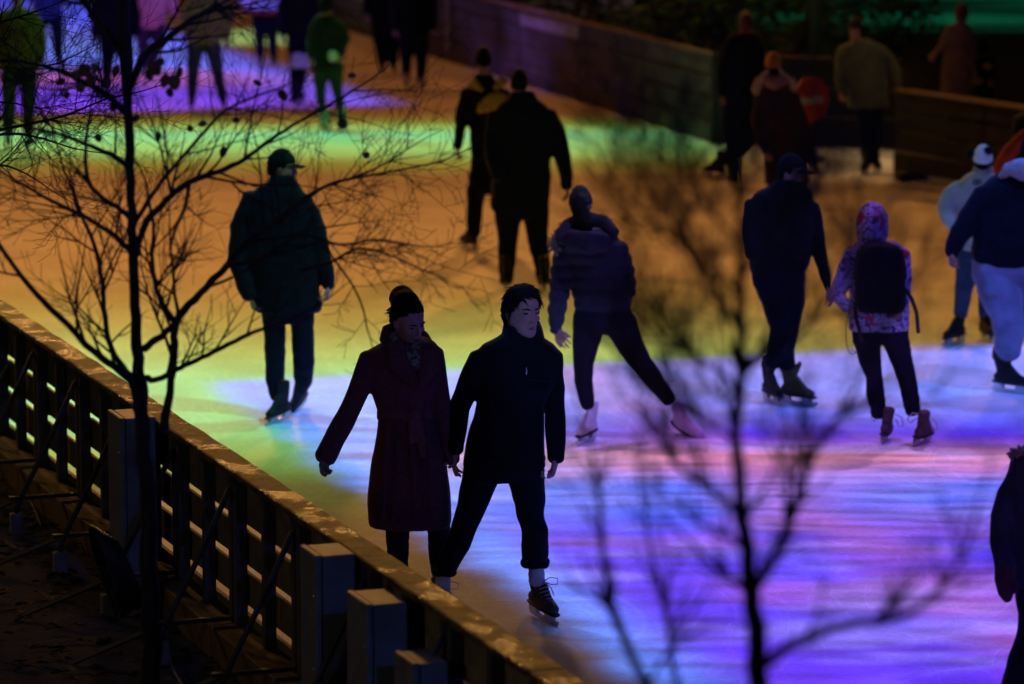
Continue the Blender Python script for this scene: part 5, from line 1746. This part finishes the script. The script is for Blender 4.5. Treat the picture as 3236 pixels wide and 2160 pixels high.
o = bystander((2310, 588), 'tall person with reddish hair in long dark clothes, standing left of the orange hat',
    [(100, 2326, 2386, .8), (120, 2296, 2404, .62), (160, 2284, 2410, .58), (260, 2284, 2404, .6), (360, 2280, 2400, .62), (450, 2278, 2396, .64)],
    [[(2300, 150, 0, 19), (2286, 220, 0, 20), (2284, 300, -.05, 16)], [(2398, 150, 0, 19), (2408, 220, 0, 20), (2396, 300, -.1, 16)]],
    [[(2318, 440, 0, 28), (2316, 500, 0, 22), (2318, 560, 0, 17)], [(2362, 440, 0, 28), (2330, 480, .1, 22), (2282, 512, .25, 16)]], (2356, 72, 66, 160, 4), M_DARK, M_DARK, 'long', M_HAIRR, feet=[(2318, 590, -160), (2262, 562, -130)])
o.done()
o = bystander((3030, 474), 'person with auburn hair in a long dusty pink coat behind the plank barrier',
    [(72, 3004, 3058, .8), (90, 2984, 3072, .62), (120, 2982, 3076, .58), (180, 2982, 3072, .6), (250, 2974, 3078, .66), (300, 2968, 3082, .7), (340, 2966, 3084, .7)],
    [[(2990, 115, 0, 15), (2976, 150, -.05, 14), (2958, 165, -.15, 11)], [(3066, 112, 0, 15), (3078, 160, 0, 14), (3074, 210, -.06, 11)]],
    [[(3008, 330, 0, 22), (3010, 380, 0, 17), (3010, 440, 0, 14)], [(3048, 330, 0, 22), (3048, 380, 0, 17), (3048, 440, 0, 14)]], (3040, 42, 60, 150, 4), mat('dusty_pink_coat', (.20, .10, .085), .9, .15, .25, 10), M_DARK, 'long', M_HAIRR, feet=[(3010, 474, 20), (3050, 474, 0)])
o.done()
o = bystander((3105, 470), 'child in a navy jacket with yellow sleeves behind the plank barrier',
    [(172, 3086, 3124, .8), (184, 3072, 3140, .62), (210, 3070, 3142, .6), (260, 3072, 3142, .62), (320, 3074, 3140, .64)],
    [[(3130, 192, 0, 13), (3142, 220, -.05, 13), (3132, 246, -.12, 11)]],
    [[(3092, 310, 0, 17), (3092, 370, 0, 14), (3092, 440, 0, 12)], [(3124, 310, 0, 17), (3124, 370, 0, 14), (3124, 440, 0, 12)]], (3105, 148, 52, 150, 4), M_NAVY, M_DARK, 'beanie', M_NAVY, feet=[(3092, 470, 20), (3124, 470, 0)])
y_ = o.piece('yellow_sleeve', M_YELL, WRF)
o.limb(y_, [(3078, 196, -.02, 13), (3070, 230, -.12, 16), (3086, 254, -.19, 17), (3104, 258, -.2, 13)])
yh = MB()
yh.ball(o.p(3122, 208, -.2), (.055, .03, .04))
yh.build('yellow_mitten', M_YELL, o.root)
o.done()

# -- skaters far to the left, heads above the frame
o = bystander((60, 470), 'person in an olive jacket and green trousers at the upper left edge',
    [(26, 20, 90, .8), (44, -12, 122, .62), (80, -22, 136, .58), (130, -14, 128, .62), (190, -2, 118, .64), (215, 2, 112, .62)],
    [[(-6, 70, 0, 20), (-18, 130, 0, 20), (-8, 190, -.06, 15)], [(116, 70, 0, 20), (132, 130, 0, 20), (124, 195, -.06, 15)]],
    [[(32, 205, 0, 32), (28, 300, 0, 26), (28, 420, 0, 20)], [(88, 205, 0, 32), (90, 300, 0, 25), (90, 420, 0, 19)]], (56, -10, 64, 10, 4), M_OLIVE, mat('green_trousers', (.018, .028, .018), .9, .15, .25, 10), 'beanie', M_DARK, feet=[(26, 470, 10), (92, 472, -5)])
o.done()
o = bystander((150, 205), 'person in dark blue glimpsed behind the olive jacket at upper left',
    [(-180, 120, 176, .8), (-160, 100, 200, .62), (-100, 96, 206, .6), (-20, 104, 200, .62), (30, 104, 200, .64), (60, 108, 198, .62)],
    [[(108, -120, 0, 17), (96, -60, 0, 17), (100, 0, -.06, 13)], [(194, -120, 0, 17), (206, -60, 0, 17), (200, 0, -.06, 13)]],
    [[(128, 50, 0, 26), (126, 110, 0, 20), (124, 168, 0, 15)], [(178, 50, 0, 26), (182, 110, 0, 20), (184, 168, 0, 15)]], (148, -212, 54, 180, 0), mat('blue_jacket', (.02, .02, .09), .85, .2, .25, 10), M_NAVY, 'beanie', M_NAVY, feet=[(124, 206, 0), (186, 204, 10)])
o.done()
o = bystander((362, 296), 'person in black behind the tree trunk on the violet light',
    [(-82, 336, 392, .8), (-62, 314, 416, .62), (-20, 308, 424, .58), (50, 312, 420, .62), (120, 312, 420, .64), (168, 318, 416, .64)],
    [[(320, -30, 0, 18), (304, 40, 0, 19), (300, 110, -.06, 14)], [(412, -30, 0, 18), (428, 40, 0, 19), (430, 110, -.06, 14)]],
    [[(342, 155, 0, 26), (338, 210, 0, 20), (336, 262, 0, 15)], [(394, 155, 0, 26), (400, 210, 0, 20), (404, 262, 0, 15)]], (364, -112, 58, 180, 0), M_BLACK, M_BLACK, 'beanie', M_BLACK, feet=[(336, 298, 180), (406, 296, 170)])
o.done()
o = bystander((480, 240), 'person in a pink jacket and dark blue trousers among the upper twigs',
    [(-150, 452, 506, .8), (-130, 430, 530, .62), (-80, 424, 536, .6), (0, 428, 532, .64), (60, 430, 528, .66), (88, 436, 522, .64)],
    [[(436, -100, 0, 18), (420, -30, 0, 19), (410, 40, -.1, 15)], [(524, -100, 0, 18), (540, -30, 0, 19), (548, 40, -.08, 15)]],
    [[(456, 75, 0, 27), (452, 140, 0, 20), (454, 205, 0, 15)], [(504, 75, 0, 27), (498, 140, 0, 19), (480, 200, .1, 14)]], (480, -184, 56, 10, 4), M_PINK, mat('violet_blue_trousers', (.02, .016, .05), .9, .15, .25, 10), 'beanie', M_PINK, feet=[(454, 240, 0), (478, 236, 20)])
o.done()
o = bystander((665, 347), 'person in a mustard jacket standing on the violet light',
    [(-54, 630, 690, .8), (-34, 604, 716, .62), (10, 586, 722, .58), (70, 584, 706, .62), (120, 586, 700, .64), (140, 590, 696, .62)],
    [[(612, -8, 0, 20), (588, 60, -.04, 21), (600, 110, -.14, 16)], [(708, -8, 0, 20), (722, 60, 0, 19), (716, 124, -.06, 14)]],
    [[(618, 130, 0, 30), (610, 220, 0, 21), (606, 312, 0, 15)], [(670, 130, 0, 30), (686, 220, 0, 21), (704, 312, 0, 15)]], (658, -86, 60, 20, 4), mat('mustard_cloth', (.17, .12, .028), .9, .15, .25, 10), mat('grey_green_trousers', (.035, .040, .034), .9, .15, .25, 10), 'beanie', M_DARK, feet=[(606, 348, 0), (706, 346, 10)])
o.done()
o = bystander((842, 214), 'person in a pink and white jacket with a red hem near the far violet edge',
    [(-168, 806, 860, .8), (-150, 782, 884, .62), (-100, 772, 896, .6), (-30, 766, 902, .64), (20, 764, 904, .66), (32, 766, 902, .66)],
    [[(792, -120, 0, 17), (772, -50, 0, 18), (770, 16, -.08, 14)], [(878, -120, 0, 17), (900, -50, 0, 18), (904, 16, -.08, 14)]],
    [[(816, 34, 0, 29), (820, 100, 0, 19), (822, 176, 0, 14)], [(856, 34, 0, 29), (860, 100, 0, 19), (864, 176, 0, 14)]], (834, -200, 55, 0, 0), mat('pink_white_cloth', (.62, .42, .52), .9, .15, .2, 8), M_NAVY, 'beanie', M_PINK, feet=[(822, 214, 0), (866, 213, 0)])
hm_ = MB()
cc = o.p(834, 36)
hm_.tube([cc + Vector((69 * o.m * math.cos(a), 46 * o.m * math.sin(a), 0)) for a in [2 * math.pi * i / 24 for i in range(25)]], [.03] * 25, 8, ref=Vector((0, 0, 1)), cap=0)
hm_.build('red_hem', M_REDC, o.root)
o.done()
o = bystander((932, 328), 'person in a black jacket over a pale short skirt near the far boards',
    [(-82, 916, 974, .8), (-62, 896, 996, .62), (-20, 890, 1000, .58), (60, 902, 990, .62), (130, 908, 984, .64), (172, 908, 984, .62)],
    [[(904, -30, 0, 17), (890, 40, 0, 17), (894, 110, -.1, 13)], [(986, -30, 0, 17), (1000, 40, 0, 17), (996, 110, -.1, 13)]],
    [[(930, 170, 0, 20), (928, 230, 0, 15), (928, 300, 0, 11)], [(962, 170, 0, 20), (956, 230, 0, 15), (946, 300, .05, 11)]], (944, -112, 56, 170, 0), M_BLACK, M_TIGHT, 'long', M_HAIRB, feet=[(928, 330, 180), (946, 328, 160)])
k_ = o.piece('skirt', mat('pale_skirt', (.50, .52, .40), .9, .15, .2, 10), WRF)
o.rows(k_, [(160, 914, 980, .64), (190, 916, 982, .72), (214, 912, 984, .78)], body=False)
o.done()
o = bystander((1062, 412), 'person with dark hair in green trousers and pale leg warmers, skating away',
    [(46, 1002, 1056, .8), (66, 988, 1076, .62), (100, 980, 1086, .6), (150, 984, 1086, .62), (200, 984, 1086, .66), (216, 986, 1084, .64)],
    [[(996, 80, 0, 17), (984, 130, 0, 17), (984, 180, -.1, 13)], [(1074, 76, 0, 17), (1090, 120, 0, 17), (1078, 172, -.12, 13)]],
    [[(1010, 205, 0, 28), (1012, 270, 0, 20), (1018, 345, 0, 14)], [(1060, 205, 0, 28), (1064, 270, 0, 20), (1076, 345, 0, 14)]], (1030, 14, 62, 150, 4), mat('dark_green_jacket', (.007, .010, .008), .9, .15, .3, 8), mat('green_cloth', (.015, .026, .018), .9, .15, .25, 10), 'long', M_HAIRB, feet=[(1026, 408, 160), (1082, 414, 165)])
for x, y in ((1026, 372), (1078, 362)):
    lw = MB()
    lw.tube([o.p(x - 2, y - 22), o.p(x, y), o.p(x + 3, y + 16)], [.060, .068, .064], 12)
    lw.build('leg_warmer', mat('pale_knit', (.42, .50, .40), .95, .1, .2, 30), o.root, voxel=.014)
pt_ = MB()
pt_.ball(o.p(1052, 177, -.15), (.06, .03, .07))
pt_.build('pale_patch', M_WHITEC, o.root)
o.done()
o = bystander((1225, 234), 'person all in black beside the far boards, left of the white skates',
    [(-150, 1196, 1250, .8), (-130, 1172, 1276, .62), (-80, 1166, 1282, .6), (0, 1168, 1278, .64), (80, 1172, 1272, .66), (110, 1176, 1268, .64)],
    [[(1180, -100, 0, 17), (1164, -30, 0, 18), (1160, 40, -.08, 14)], [(1270, -100, 0, 17), (1284, -30, 0, 18), (1286, 40, -.08, 14)]],
    [[(1200, 100, 0, 27), (1204, 150, 0, 20), (1208, 200, 0, 15)], [(1246, 100, 0, 27), (1244, 150, 0, 20), (1242, 200, 0, 15)]], (1224, -182, 55, 10, 0), M_BLACK, M_BLACK, 'beanie', M_BLACK, feet=[(1208, 236, 0), (1244, 233, 10)])
o.done()
o = bystander((1308, 278), 'person in dark clothes with white skates beside the far boards',
    [(-100, 1280, 1336, .8), (-80, 1258, 1360, .62), (-30, 1250, 1368, .6), (40, 1254, 1362, .64), (110, 1258, 1358, .66), (140, 1262, 1354, .64)],
    [[(1266, -50, 0, 17), (1250, 20, 0, 18), (1248, 90, -.08, 14)], [(1352, -50, 0, 17), (1368, 20, 0, 18), (1370, 90, -.08, 14)]],
    [[(1284, 130, 0, 26), (1284, 190, 0, 19), (1284, 245, 0, 14)], [(1332, 130, 0, 26), (1332, 190, 0, 19), (1330, 245, 0, 14)]], (1308, -132, 56, 10, 0), M_DARK, M_NAVY, 'beanie', M_DARK, sk=M_WSKATE, feet=[(1284, 279, 0), (1332, 277, 10)])
o.done()

finish_voxels()
print('objects', len(bpy.data.objects), 'polys', sum(len(o.data.polygons) for o in bpy.data.objects if o.type == 'MESH'))
